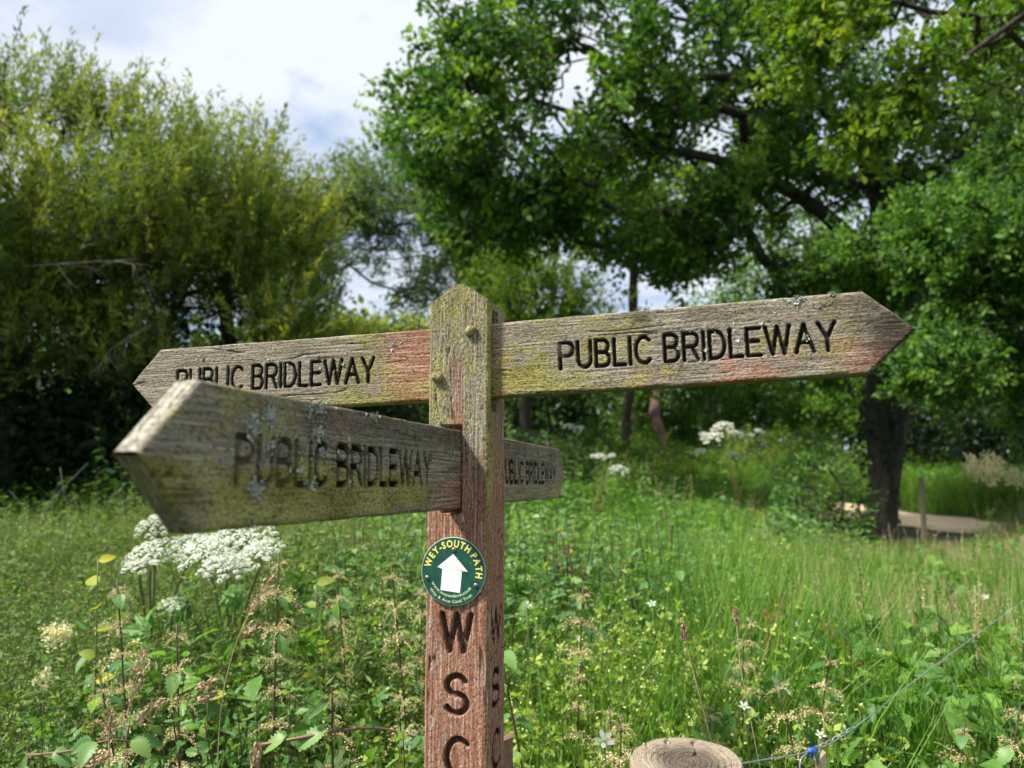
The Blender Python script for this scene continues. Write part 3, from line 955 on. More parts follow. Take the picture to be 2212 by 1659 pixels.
def glyph_mesh(ch, offset):
    cu = bpy.data.curves.new('lettering', 'FONT')
    cu.body = ch
    cu.size = 1.0
    cu.offset = offset
    cu.resolution_u = 3
    ob = bpy.data.objects.new('lettering_tmp', cu)
    COL.objects.link(ob)
    bpy.context.view_layer.update()
    me = bpy.data.meshes.new_from_object(ob.evaluated_get(DEPS()))
    V = np.array([v.co[:] for v in me.vertices]) if len(me.vertices) else np.zeros((0, 3))
    T = []
    for p in me.polygons:
        vs = list(p.vertices)
        for k in range(1, len(vs) - 1):
            T.append((vs[0], vs[k], vs[k + 1]))
    bpy.data.objects.remove(ob)
    bpy.data.meshes.remove(me)
    bpy.data.curves.remove(cu)
    return V, np.array(T, int)


def ring_text(s, r, size, a_mid, step, offset, matname, top=True, span=None):
    """letters round the badge; r is the baseline radius"""
    gl = [glyph_mesh(c, offset) if c != ' ' else None for c in s]
    wd = [(g[0][:, 0].max() - g[0][:, 0].min()) * size if g is not None and len(g[0]) else 0.30 * size for g in gl]
    gap = step * size
    tot = sum(wd) + gap * (len(s) - 1)
    k = (math.radians(span) * r) / tot if span else 1.0
    pos = -tot / 2
    mb = MB()
    for g, w_ in zip(gl, wd):
        mid = (pos + w_ / 2) * k
        pos += w_ + gap
        if g is None or not len(g[0]):
            continue
        x = (g[0][:, 0] - (g[0][:, 0].max() + g[0][:, 0].min()) / 2) * size * min(k, 1.25)
        y = g[0][:, 1] * size
        if top:
            a = math.radians(a_mid) - mid / r
            ex, ey = np.array([math.sin(a), -math.cos(a)]), np.array([math.cos(a), math.sin(a)])
        else:
            a = math.radians(a_mid) + mid / r
            ex, ey = np.array([-math.sin(a), math.cos(a)]), np.array([-math.cos(a), -math.sin(a)])
        c = np.array([math.cos(a), math.sin(a)]) * r
        q = c + x[:, None] * ex + y[:, None] * ey
        V = np.array([bp(p[0], p[1], 0.0036) for p in q])
        mb.add(V, g[1])
    return mb.build('lettering', [M[matname]], badge, PC)


badge.location = (0, 0, 0)
ring_text('WEY-SOUTH PATH', 0.0410, 0.0162, 80, 0.08, 0.036, 'disc_yellow', True, 186)
ring_text('www.weyandarun.co.uk', 0.0428, 0.0078, 264, 0.05, 0.006, 'disc_pale', False, 116)
ring_text('Wey & Arun Canal Trust', 0.0520, 0.0074, 264, 0.05, 0.006, 'disc_pale', False, 96)
arrow = [(0.005, 0.51), (0.47, 0.0), (0.285, 0.045), (0.225, -0.61), (-0.385, -0.545), (-0.335, 0.065), (-0.49, 0.125)]
mb = MB()
av = np.array([bp(x * DR, y * DR, 0.0037) for x, y in arrow])
mb.add(np.concatenate([av, [bp(-0.04 * DR, 0.02 * DR, 0.0037)]]), np.array([(k, (k + 1) % 7, 7) for k in range(7)]))
mb.build('arrow', [M['disc_white']], badge, PC)
for (x, y) in ((0.02, 0.63), (-0.81, -0.20), (0.71, -0.38)):
    n = 14
    th = np.linspace(0, 2 * PI, n, endpoint=False)
    V = []
    for r, d in ((0.0040, 0.0033), (0.0036, 0.0046), (0.0024, 0.0054), (0.0010, 0.0056)):
        V += [bp(x * DR + r * math.cos(a), y * DR + r * math.sin(a), d) for a in th]
    i = np.arange(3)[:, None] * n
    j = np.arange(n)[None]
    q = np.stack([i + j, i + (j + 1) % n, i + n + (j + 1) % n, i + n + j], -1).reshape(-1, 4)
    mb = MB()
    mb.add(np.array(V), [q, np.arange(3 * n, 4 * n)[None]], smooth=True)
    a0 = random.uniform(0, 1.5)
    for a in (a0, a0 + PI / 2):
        ux, uy = math.cos(a), math.sin(a)
        hw = 0.0005
        cs = [(-0.0024, -hw), (0.0024, -hw), (0.0024, hw), (-0.0024, hw)]
        mb.add([bp(x * DR + p * ux - q_ * uy, y * DR + p * uy + q_ * ux, 0.0058 + 0.00005 * (a > a0)) for p, q_ in cs], np.array([[0, 1, 2, 3]]), mat=1)
    mb.build('screw', [M['screw'], M['screw_slot']], badge, PC)


def lichen(arm_key, blobs, n_axis):
    ob, o, N = ARMS[arm_key]
    mb = MB()
    for (px, py, rx, ry, cnt) in blobs:
        for _ in range(cnt):
            a, r = random.uniform(0, 2 * PI), min(1.9, abs(random.gauss(0, 0.75)))
            c = on_plane(px + rx * r * math.cos(a), py + ry * r * math.sin(a), o, N)
            e1 = norm(np.cross(N, [0.1, 0.2, 1])); e2 = np.cross(N, e1)
            k = random.randint(6, 9)
            rad = random.uniform(0.0009, 0.0040) * max(0.35, 1.15 - 0.45 * r)
            th = np.linspace(0, 2 * PI, k, endpoint=False) + random.random()
            rr = rad * np.array([random.uniform(0.55, 1.3) for _ in range(k)])
            lift = np.array([random.uniform(0.0004, 0.0026) for _ in range(k)])
            V = c + (np.cos(th) * rr)[:, None] * e1 + (np.sin(th) * rr)[:, None] * e2 + lift[:, None] * N
            V = np.concatenate([V, [c + N * 0.0003]])
            mb.add(V, np.array([(q, (q + 1) % k, k) for q in range(k)]), tint=random.uniform(0, 1))
    l = mb.build('lichen', [M['lichen']], signpost, PC)
    l['kind'] = 'stuff'
    return l


lichen('N', [(545, 925, 14, 34, 70), (580, 895, 18, 30, 75), (585, 960, 14, 20, 25), (690, 880, 26, 16, 70), (682, 930, 22, 26, 55), (548, 1056, 17, 26, 75), (806, 898, 13, 8, 26), (697, 975, 12, 12, 20), (668, 1048, 13, 8, 16), (545, 1130, 8, 10, 8), (760, 985, 60, 50, 14), (640, 1000, 40, 60, 14)], 1)
lichen('R', [(1722, 648, 16, 12, 34), (1795, 634, 12, 4, 18), (1770, 660, 20, 14, 10), (1745, 730, 10, 10, 8), (1560, 730, 160, 60, 14), (1640, 690, 100, 40, 10)], 1)
lichen('L', [(437, 773, 4, 8, 10), (850, 745, 30, 16, 16), (700, 780, 140, 40, 12)], 1)

# ------------------------------------------------------------------ fence: round post top, stakes, wire
def round_post():
    c = P(1483, 1641, 1.05)
    R = 0.0715
    n = 48
    th = np.linspace(0, 2 * PI, n, endpoint=False)
    wob = 1 + 0.018 * np.sin(th * 2 + 0.6) + 0.012 * np.sin(th * 5 + 1) + 0.008 * np.sin(th * 9)
    mb = MB()
    prof = [(1.06, -c[2] - 0.1), (1.03, -0.5), (1.0, -0.06), (1.0, -0.008), (0.985, -0.003), (0.955, 0.0)]
    V = np.concatenate([np.stack([np.cos(th) * R * r * wob, np.sin(th) * R * r * wob, np.full(n, z) + 0.0012 * np.sin(th * 7 + r) * (z < -0.001)], -1) for r, z in prof])
    i = np.arange(len(prof) - 1)[:, None] * n
    j = np.arange(n)[None]
    mb.add(V, np.stack([i + j, i + (j + 1) % n, i + n + (j + 1) % n, i + n + j], -1).reshape(-1, 4), mat=1, smooth=True)
    # top: rings of vertices with shallow worn rings and drying cracks
    rs = np.linspace(0.955, 0.0, 40)
    rr, tt = np.meshgrid(rs, np.linspace(0, 2 * PI, 289)[:-1], indexing='ij')
    wb = 1 + (np.interp(tt, th, wob, period=2 * PI) - 1)
    X, Y = np.cos(tt) * R * rr * wb, np.sin(tt) * R * rr * wb
    z = 0.0012 * np.sin(rr * 60 + 2 * fbm(X * 40, Y * 40, 5, 2)) * (rr < 0.8) - 0.009 * sstep(0.72, 0.2, rr) * fbm(X * 60 + 9, Y * 60, 6, 3)
    for a, l0 in ((0.7, 0.35), (2.0, 0.25), (3.4, 0.5), (4.6, 0.3), (5.6, 0.55), (1.35, 0.6)):
        da = np.abs((tt - a - 0.12 * np.sin(rr * 9 + a) + PI) % (2 * PI) - PI) * rr * R
        z -= 0.006 * sstep(0.0030, 0.0, da) * (rr > l0)
    z[0] = 0
    Vt = np.stack([X, Y, z], -1).reshape(-1, 3)
    i = np.arange(39)[:, None] * 288
    j = np.arange(288)[None]
    mb.add(Vt, np.stack([i + j, i + (j + 1) % 288, i + 288 + (j + 1) % 288, i + 288 + j], -1).reshape(-1, 4), mat=0, smooth=True)
    o = mb.build('fence_post', [M['end_grain'], M['round_post']], loc=c)
    o.rotation_euler = (math.radians(5), math.radians(-2), 0.4)
    return tag(o, 'round timber fence post seen from above, growth rings on its sawn top', 'fence post')


round_post()


def square_stake(px, py, y, w, label, lean=(0, 0), matn='stake', cat='stake'):
    c = P(px, py, y)
    g = float(gz(c[0], y)) - 0.15
    n = 10
    zs = np.linspace(g, c[2], n)
    mb = MB()
    V = []
    for z in zs:
        k = (z - c[2])
        ww = w * (1 + 0.05 * math.sin(z * 9))
        for a, b in ((-1, -1), (1, -1), (1, 1), (-1, 1)):
            V.append((a * ww / 2 + lean[0] * k + 0.004 * math.sin(z * 7), b * ww / 2 + lean[1] * k, z - g + (0.006 * a if z == zs[-1] else 0)))
    i = np.arange(n - 1)[:, None] * 4
    j = np.arange(4)[None]
    mb.add(V, [np.stack([i + j, i + (j + 1) % 4, i + 4 + (j + 1) % 4, i + 4 + j], -1).reshape(-1, 4), np.array([[4 * n - 4, 4 * n - 3, 4 * n - 2, 4 * n - 1]])])
    o = mb.build('stake', [M[matn]], loc=(c[0], y, g))
    return tag(o, label, cat)


square_stake(1087, 1594, 1.56, 0.030, 'reddish wooden stake top half hidden behind the signpost', matn='red_bark')
square_stake(1990, 1030, 12.6, 0.066, 'slim wooden stake standing at the edge of the dirt path', (0.02, 0.0))
square_stake(1768, 1632, 1.20, 0.012, 'thin rod under the blue wire joiner', (0.01, 0))


def catmull(pts, per=12):
    pts = np.asarray(pts, float)
    p = np.concatenate([[2 * pts[0] - pts[1]], pts, [2 * pts[-1] - pts[-2]]])
    out = []
    for i in range(1, len(p) - 2):
        for t in np.linspace(0, 1, per, endpoint=False):
            out.append(0.5 * ((2 * p[i]) + (-p[i - 1] + p[i + 1]) * t + (2 * p[i - 1] - 5 * p[i] + 4 * p[i + 1] - p[i + 2]) * t * t + (-p[i - 1] + 3 * p[i] - 3 * p[i + 1] + p[i + 2]) * t ** 3))
    out.append(p[-2])
    return np.array(out)


def wires():
    a = [P(1560, 1656, 1.03), P(1640, 1643, 1.10), P(1755, 1621, 1.20), P(1840, 1576, 1.32), P(2000, 1452, 1.75), P(2212, 1297, 2.9)]
    a.append(a[-1] + (a[-1] - a[-2]) * 1.6)
    A = catmull(a, 14)
    mb = MB()
    mb.add(*tube(A, 0.0010, 6), smooth=True)
    # the tail wound round the strand beside the joiner
    seg = catmull([P(1757, 1621, 1.20), P(1800, 1600, 1.26), P(1848, 1571, 1.33)], 40)
    tg = norm(np.gradient(seg, axis=0))
    e1 = norm(np.cross(tg, [0, 0, 1.0])); e2 = np.cross(tg, e1)
    ph = np.linspace(0, 2 * PI * 6.5, len(seg))[:, None]
    mb.add(*tube(seg + 0.0032 * (np.cos(ph) * e1 + np.sin(ph) * e2), 0.0009, 5), smooth=True)
    mb.add(*tube(catmull([P(1752, 1622, 1.2), P(1735, 1634, 1.19), P(1728, 1652, 1.185), P(1730, 1700, 1.18)], 8), 0.0009, 5), smooth=True)
    t = thing('fence_wire', a[2], 'grey stock fence wire with a wound joint running off to the right', 'wire')
    mb.build('strand', [M['wire']], t, a[2])
    n = 12
    th = np.linspace(0, 2 * PI, n, endpoint=False)
    d = norm(a[3] - a[1])
    mb = MB()
    mb.add(*tube([a[2] - d * 0.011, a[2] - d * 0.0095, a[2] - d * 0.003, a[2] + d * 0.002, a[2] + d * 0.0085, a[2] + d * 0.010], [0.002, 0.0043, 0.0048, 0.0036, 0.0046, 0.002], 10), smooth=True)
    mb.add(*tube([a[2] - AZ * 0.001, a[2] - AZ * 0.012 - d * 0.003], [0.0034, 0.0022], 8))
    mb.build('wire_joiner', [M['blue']], t, a[2])
    B = catmull([P(2120, 1632, 2.2), P(2170, 1592, 2.45), P(2212, 1555, 2.75), P(2400, 1420, 3.9)], 10)
    mb = MB()
    mb.add(*tube(B, 0.0013, 6), smooth=True)
    o = mb.build('fence_wire', [M['wire']])
    tag(o, 'lower short length of fence wire at the right edge above the seed heads', 'wire')


wires()

# ------------------------------------------------------------------ leaf shapes
KITE = (np.array([(0, 0, 0), (0.30, 0.42, 0.05), (0, 1, 0), (-0.30, 0.42, 0.05)], float), [np.array([[0, 1, 2, 3]])])
LANCE = (np.array([(0, 0, 0), (0.13, 0.40, 0.03), (0, 1, -0.04), (-0.13, 0.40, 0.03)], float), [np.array([[0, 1, 2, 3]])])
LOBED = (np.array([(0, 0, 0), (0.20, 0.22, 0.05), (0.33, 0.62, 0.07), (0, 1, -0.06), (-0.33, 0.62, 0.07), (-0.20, 0.22, 0.05), (0, 0.5, -0.02)], float),
         [np.array([[0, 1, 2, 6], [6, 2, 3, 3], [0, 6, 4, 5], [6, 3, 4, 4]])])
LOBED = (LOBED[0], [np.array([[0, 1, 2, 6], [0, 6, 4, 5]]), np.array([[6, 2, 3], [6, 3, 4]])])


def serrated(n=7, w=0.36, tooth=0.16, droop=0.22, fold=0.35):
    V, Fq = [], []
    ts = np.linspace(0, 1, 2 * n + 1)
    for k, t in enumerate(ts):
        hw = w * 1.9 * (max(t, 0) ** 0.55) * ((1 - t) ** 0.85)
        if k == 0:
            hw = 0.02
        if k % 2 == 1:
            hw *= 1 + tooth
        else:
            hw *= 1 - tooth * 0.5
        sh = 0.03 if k % 2 == 1 else 0.0
        bend = -droop * t * t
        q = 0.012 * (1 if k % 2 else -1)
        V += [(-hw, t + sh, bend + fold * hw * 0.6 + q), (-hw * 0.5, t, bend + fold * hw * 0.45), (0, t, bend), (hw * 0.5, t, bend + fold * hw * 0.45), (hw, t + sh, bend + fold * hw * 0.6 + q)]
    for k in range(2 * n):
        for c in range(4):
            a = k * 5 + c
            Fq.append((a, a + 1, a + 6, a + 5))
    return np.array(V), [np.array(Fq)]


def simple_leaf(n=3, w=0.30, droop=0.25, fold=0.3, rnd=0.6):
    V, Fq = [], []
    ts = np.linspace(0, 1, n + 1)
    for t in ts:
        hw = w * 1.9 * (t ** rnd) * ((1 - t) ** 0.75) + 0.004
        b = -droop * t * t
        V += [(-hw, t, b + fold * hw), (0, t, b), (hw, t, b + fold * hw)]
    for k in range(n):
        a = k * 3
        Fq += [(a, a + 1, a + 4, a + 3), (a + 1, a + 2, a + 5, a + 4)]
    return np.array(V), [np.array(Fq)]


def palm_leaf(lobes=5, n=3):
    Vs, Fs, k = [], [], 0
    for i in range(lobes):
        a = (i - (lobes - 1) / 2) * 0.62
        V, F = serrated(3, 0.22, 0.25, 0.25, 0.25)
        L = 1 - 0.13 * abs(i - (lobes - 1) / 2)
        V = V * L
        c, s = math.cos(a), math.sin(a)
        V = np.stack([V[:, 0] * c + V[:, 1] * s, -V[:, 0] * s + V[:, 1] * c, V[:, 2] + 0.01 * i], -1)
        Vs.append(V)
        Fs.append(F[0] + k)
        k += len(V)
    return np.concatenate(Vs), [np.concatenate(Fs)]


SER, SER_LOW, OVAL, PALM = serrated(), serrated(4, 0.36, 0.18), simple_leaf(), palm_leaf()


# ------------------------------------------------------------------ trees
def skeleton(base, trunk_pts, targets, r, jit=0.12, droop=0.0):
    """branch nodes: trunk polyline, then each target linked to the best earlier node"""
    nodes = [np.asarray(p, float) for p in trunk_pts]
    par = [-1] + list(range(len(trunk_pts) - 1))
    start = max(1, len(trunk_pts) // 3)
    tp = np.array(nodes)
    order = np.argsort(np.min(np.linalg.norm(targets[:, None] - tp[None, start:], axis=2), axis=1))
    arr = np.zeros((len(tp) + 2 * len(targets), 3))
    arr[:len(tp)] = tp
    cost = np.zeros(len(arr))
    cnt = len(tp)
    leafnode = np.zeros(len(targets), int)
    for i in order:
        t = targets[i]
        d = np.linalg.norm(arr[start:cnt] - t, axis=1)
        up = np.clip(arr[start:cnt, 2] - t[2], 0, None)
        p = start + int(np.argmin(d + 0.22 * cost[start:cnt] + 0.5 * up))
        L = np.linalg.norm(t - arr[p])
        mid = (arr[p] + t) / 2 + r.normal(size=3) * jit * L - np.array([0, 0, droop * L])
        arr[cnt] = mid; par.append(p); cost[cnt] = cost[p] + L / 2; cnt += 1
        arr[cnt] = t; par.append(cnt - 1); cost[cnt] = cost[p] + L; leafnode[i] = cnt; cnt += 1
    return arr[:cnt], np.array(par), leafnode


def branch_mesh(mb, nodes, par, r_base, r_tip, sides=5, power=0.5, min_r=0.0, skip=1):
    cnt = np.zeros(len(nodes))
    for i in range(len(nodes) - 1, 0, -1):
        cnt[i] += 1
        cnt[par[i]] += cnt[i]
    cnt[0] = max(cnt[0], 1)
    rad = r_tip + (r_base - r_tip) * (cnt / cnt.max()) ** power
    k = np.arange(max(1, skip), len(nodes))
    k = k[rad[k] > min_r]
    A, B = nodes[par[k]], nodes[k]
    ra = np.minimum(rad[par[k]], rad[k] * 1.6 + 0.004)
    big = rad[k] > r_base * 0.35
    for sel, sd_ in ((big, 10), (~big, sides)):
        if sel.any():
            mb.add(*cones(A[sel], B[sel] + 0.08 * (B[sel] - A[sel]) * 0, ra[sel], rad[k][sel], sd_), smooth=True)
    return rad


def ellipsoid_points(ells, n, r, shell=0.5, gap=0.0, gap_scale=0.8, seed=0):
    """cluster centres in a union of ellipsoids (c, radii, weight)"""
    out = []
    w = np.array([e[2] for e in ells], float)
    w /= w.sum()
    for (c, rad, _), wi in zip(ells, w):
        m = int(n * wi * 2.4) + 10
        d = norm(r.normal(size=(m, 3)))
        rr = r.random(m) ** (1 / 3)
        rr = rr * (1 - shell) + (0.65 + 0.35 * r.random(m)) * shell
        lob = 0.62 + 0.75 * fbm(d[:, 0] * 2.3 + d[:, 1] * 1.1 + 7, d[:, 2] * 2.3 - d[:, 1] * 1.3 + 7, seed + int(10 * abs(c[0])), 3)
        p = np.asarray(c) + d * (rr * lob)[:, None] * np.asarray(rad)
        if gap > 0:
            q = fbm(p[:, 0] * gap_scale + p[:, 1] * 0.16, p[:, 2] * gap_scale + p[:, 1] * 0.10, seed + 200, 3)
            p = p[q > gap]
        out.append(p[:max(1, int(n * wi))])
    return np.concatenate(out)


def leafy(mb, centers, per, spread, size, tmpl, r, flat=0.6, droop=0.2, tint=(0.45, 0.22, 0.16), outward=None, keep=None):
    n = len(centers)
    k = np.repeat(np.arange(n), per)
    off = r.normal(size=(n * per, 3)) * spread * np.array([1, 1, flat])
    pos = centers[k] + off
    ax = norm(off * 1.0 + r.normal(size=(n * per, 3)) * spread * 0.9 + np.array([0, 0, -droop]) * spread)
    nr = norm(r.normal(size=(n * per, 3)) * 0.65 + np.array([0, 0, 1.0]))
    sc = size * (0.45 + 1.0 * r.random(n * per) ** 1.4)
    ct = r.normal(size=n) * tint[1]
    tt = np.clip(tint[0] + ct[k] + r.normal(size=n * per) * tint[2], 0, 1)
    if keep is not None:
        m = keep(pos)
        pos, ax, nr, sc, tt = pos[m], ax[m], nr[m], sc[m], tt[m]
    V, Fs = place(tmpl[0], tmpl[1], pos, ax, nr, sc)
    mb.add(V, Fs, tint=np.repeat(tt, len(tmpl[0])))


def shooty(mb, centers, dirs, length, per, size, tmpl, r, tint=(0.5, 0.2, 0.12), cone=0.5, jit=0.25):
    """leaves set along short shoots"""
    n = len(centers)
    k = np.repeat(np.arange(n), per)
    t = r.random(n * per)
    L = (length * (0.6 + 0.8 * r.random(n)))[k]
    pos = centers[k] + dirs[k] * (t * L)[:, None] + r.normal(size=(n * per, 3)) * size * jit
    ax = norm(dirs[k] * (1 - cone) + r.normal(size=(n * per, 3)) * cone)
    nr = norm(r.normal(size=(n * per, 3)) + np.array([0, 0, 0.8]))
    sc = size * (0.45 + 1.0 * r.random(n * per) ** 1.3)
    tt = np.clip(tint[0] + (r.normal(size=n) * tint[1])[k] + 0.12 * (t - 0.5) + r.normal(size=n * per) * tint[2], 0, 1)
    V, Fs = place(tmpl[0], tmpl[1], pos, ax, nr, sc)
    mb.add(V, Fs, tint=np.repeat(tt, len(tmpl[0])))


def trunk_line(base, top, n, r, wig=0.05):
    t = np.linspace(0, 1, n)[:, None]
    p = np.asarray(base) * (1 - t) + np.asarray(top) * t
    w = np.cumsum(r.normal(size=(n, 3)) * wig, axis=0) * np.array([1, 1, 0.0])
    w -= t * w[-1]
    p = p + w
    p[0] = base
    return p


def tree(name, label, base_xy, top, ells, n, per, spread, leaf, tmpl, leafm, barkm, r_trunk, seed, style='leafy',
         cat='tree', group=None, gap=0.0, gap_scale=0.8, flat=0.6, tint=(0.45, 0.22, 0.16), shell=0.5, extra_trunks=(), up=0.6, shoot_len=0.7, trunk_n=7, wig=0.05, keep=None, rt=0.006, droop=0.2, cone=0.5, jit=0.25):
    r = np.random.default_rng(seed)
    base = np.array([base_xy[0], base_xy[1], float(gz(base_xy[0], base_xy[1])) - 0.1])
    cs = ellipsoid_points(ells, n, r, shell, gap, gap_scale, seed)
    cs = cs[cs[:, 2] > gz(cs[:, 0], cs[:, 1]) + 0.15]
    if keep is not None:
        cs = cs[keep(cs)]
    root = thing(name, base, label, cat, group)
    nodes, par, _ = skeleton(base, trunk_line(base, top, trunk_n, r, wig), cs, r)
    mb = MB()
    rad = branch_mesh(mb, nodes, par, r_trunk, rt, 5, 0.52, skip=trunk_n)
    q = catmull(nodes[:trunk_n], 8)
    rq = np.interp(np.arange(len(q)) / 8, np.arange(trunk_n), rad[:trunk_n])
    hq = q[:, 2] - q[0, 2]
    rq = rq * (1 + 0.55 * np.exp(-hq / 0.28)) * (1 + 0.06 * np.sin(hq * 5 + seed))
    mb.add(*tube(q, rq, 12), smooth=True)
    for pts, ra, rb in extra_trunks:
        q = catmull(pts, 5)
        mb.add(*tube(q, np.linspace(ra, rb, len(q)), 9), smooth=True)
    mb.build('trunk', [M[barkm]], root, base)
    mb = MB()
    if style == 'leafy':
        leafy(mb, cs, per, spread, leaf, tmpl, r, flat=flat, tint=tint, keep=keep, droop=droop)
    else:
        mid = np.mean([e[0] for e in ells], axis=0)
        dirs = norm(norm(cs - mid) * 0.55 + r.normal(size=cs.shape) * 0.35 + np.array([0, 0, up]))
        shooty(mb, cs, dirs, shoot_len, per, leaf, tmpl, r, tint=tint, cone=cone, jit=jit)
    mb.build('crown', [M[leafm]], root, base)
    return root


def dead_twigs(root, origin, spots, seed):
    r = np.random.default_rng(seed)
    for (a, b, ra, nsub) in spots:
        a, b = np.asarray(a), np.asarray(b)
        mb = MB()
        L = np.linalg.norm(b - a)
        main = catmull([a, (a + b) / 2 + r.normal(size=3) * 0.06 * L, b], 6)
        mb.add(*tube(main, np.linspace(ra, ra * 0.3, len(main)), 5), smooth=True)
        for _ in range(nsub):
            k = r.integers(2, len(main) - 1)
            d = norm(norm(b - a) + r.normal(size=3) * 0.6)
            q = main[k] + d * L * r.uniform(0.2, 0.5)
            mid = (main[k] + q) / 2 + r.normal(size=3) * 0.03 * L
            mb.add(*tube([main[k], mid, q], [ra * 0.5, ra * 0.4, ra * 0.2], 4), smooth=True)
            for _ in range(3):
                d2 = norm(d + r.normal(size=3) * 0.7)
                mb.add(*tube([mid, mid + d2 * L * 0.08, mid + d2 * L * 0.16 + np.array([0, 0, -0.02])], [ra * 0.3, ra * 0.25, ra * 0.15], 4), smooth=True)
        mb.build('dead_branch', [M['dead_wood']], root, origin)


# --- the yellow green sallows on the left
b1 = P(60, 1120, 9.0)
s1 = tree('sallow_tree', 'tall yellow green sallow at the left edge, its top reaching highest', (b1[0] - 0.4, 9.3), P(90, 330, 9.2),
          [(P(90, 500, 9.2), (2.0, 1.8, 1.45), 1.0), (P(-150, 560, 9.0), (2.1, 1.8, 2.0), 0.8), (P(60, 700, 9.4), (2.1, 1.5, 0.9), 0.6),
           (P(170, 350, 9.4), (0.75, 0.7, 0.75), 0.22), (P(20, 300, 9.4), (0.8, 0.7, 0.6), 0.18)],
          2500, 56, 0, 0.080, LANCE, 'sallow', 'bark', 0.12, 21, 'shooty', rt=0.004, gap=0.42, gap_scale=0.9, tint=(0.54, 0.27, 0.10), cone=0.38, up=1.1, shoot_len=0.8, wig=0.12)
b2 = P(500, 1060, 10.0)
s2 = tree('sallow_tree', 'broad yellow green sallow just behind the left arm of the signpost', (b2[0], 10.4), P(500, 520, 10.2),
          [(P(430, 545, 10.2), (1.45, 1.6, 1.15), 1.0), (P(555, 620, 10.2), (0.8, 1.2, 0.95), 0.4), (P(330, 640, 10.2), (1.3, 1.5, 1.2), 0.65), (P(470, 800, 10.0), (1.7, 1.4, 0.8), 0.5),
           (P(425, 390, 10.2), (0.28, 0.3, 0.75), 0.05), (P(545, 420, 10.2), (0.36, 0.4, 0.75), 0.07), (P(650, 500, 10.2), (0.35, 0.4, 0.6), 0.05)],
          2100, 56, 0, 0.080, LANCE, 'sallow', 'bark', 0.10, 22, 'shooty', rt=0.004, gap=0.42, gap_scale=0.9, tint=(0.58, 0.27, 0.10), cone=0.38, up=1.1, shoot_len=0.75, wig=0.12)
tree('sallow_tree', 'sallow added unseen left of the view to shade the thicket', (-9.0, 7.2), (-8.4, 7.4, 5.0),
     [((-7.9, 7.6, 5.3), (1.6, 2.2, 1.3), 1.0), ((-9.2, 7.0, 4.2), (2.0, 2.4, 1.8), 0.9), ((-7.6, 9.2, 4.6), (1.0, 1.4, 1.5), 0.5)], 1500, 40, 0, 0.105, LANCE, 'sallow', 'bark', 0.12, 24, 'shooty', rt=0.004, tint=(0.56, 0.2, 0.14), up=0.7, shoot_len=0.5)  # unseen tree, placed and sized for the shade it casts on the thicket
s3 = tree('dark_bush', 'thicket under the sallows behind the near arm, canopy shade put into its dark leaf colour', (P(250, 1100, 10.6)[0], 10.6), P(250, 900, 10.6),
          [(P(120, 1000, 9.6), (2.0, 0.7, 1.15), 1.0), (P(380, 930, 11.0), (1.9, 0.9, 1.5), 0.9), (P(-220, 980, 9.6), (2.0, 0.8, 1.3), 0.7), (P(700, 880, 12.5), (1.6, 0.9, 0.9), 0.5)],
          900, 40, 0.26, 0.13, KITE, 'dark_green', 'bark', 0.08, 23, cat='bush', tint=(0.4, 0.2, 0.15))  # near-black leaf colour carries the shade under the canopy
dead_twigs(s1, s1.location, [(P(190, 1000, 8.2), P(60, 1175, 7.6), 0.0072, 4), (P(130, 1010, 8.0), P(160, 1150, 7.6), 0.0060, 3), (P(20, 1060, 8.0), P(110, 1130, 7.7), 0.0054, 3),
                             (P(330, 700, 8.2), P(215, 790, 7.8), 0.0045, 5), (P(340, 640, 8.4), P(300, 580, 8.0), 0.0048, 5), (P(60, 575, 7.8), P(300, 560, 7.6), 0.0050, 5), (P(420, 800, 8.6), P(350, 830, 8.2), 0.0048, 4)], 5)

# --- sparse grey green willow in the middle, and the far screen of trees
tree('willow_tree', 'sparse grey green willow with sky showing between its sweeping branches', (P(985, 1000, 19.5)[0], 19.5), P(1000, 560, 19.5),
     [(P(880, 500, 19.5), (2.3, 1.5, 2.0), 1.0), (P(760, 540, 19.5), (1.5, 1.2, 1.7), 0.55), (P(980, 430, 19.5), (1.1, 1.2, 1.5), 0.6), (P(1060, 560, 19.5), (0.9, 1.0, 1.0), 0.4)],
     1500, 34, 0, 0.17, LANCE, 'willow', 'bark', 0.10, 31, 'shooty', gap=0.40, gap_scale=0.7, tint=(0.45, 0.2, 0.15), up=0.2, shoot_len=0.9, wig=0.2, rt=0.005)
tree('willow_tree', 'feathery bright green willow bush rising behind the post top', (P(1150, 1000, 15.5)[0], 15.6), P(1140, 700, 15.5),
     [(P(1140, 660, 15.5), (1.3, 1.0, 1.0), 1.0), (P(1090, 760, 15.5), (1.4, 1.0, 1.0), 0.7), (P(1240, 760, 15.5), (1.2, 1.2, 1.0), 0.5)],
     620, 34, 0, 0.13, LANCE, 'ash', 'bark', 0.12, 32, 'shooty', tint=(0.55, 0.18, 0.12), up=0.7, shoot_len=0.6)
tree('young_tree', 'slim tree with its bare trunk against the sky above the right arm', (P(1366, 1000, 22)[0], 22.0), P(1372, 440, 22),
     [(P(1340, 470, 22), (1.5, 1.2, 1.1), 1.0), (P(1450, 530, 22), (1.1, 1.0, 0.8), 0.5), (P(1250, 420, 22), (1.0, 1.0, 1.0), 0.5), (P(1480, 430, 22), (1.1, 1, 1.0), 0.5)],
     560, 22, 0.26, 0.17, LOBED, 'ash', 'bark', 0.13, 33, 'shooty', up=0.1, shoot_len=0.7, cone=0.75, jit=0.6, gap=0.44, gap_scale=0.7, tint=(0.4, 0.2, 0.15), wig=0.1)
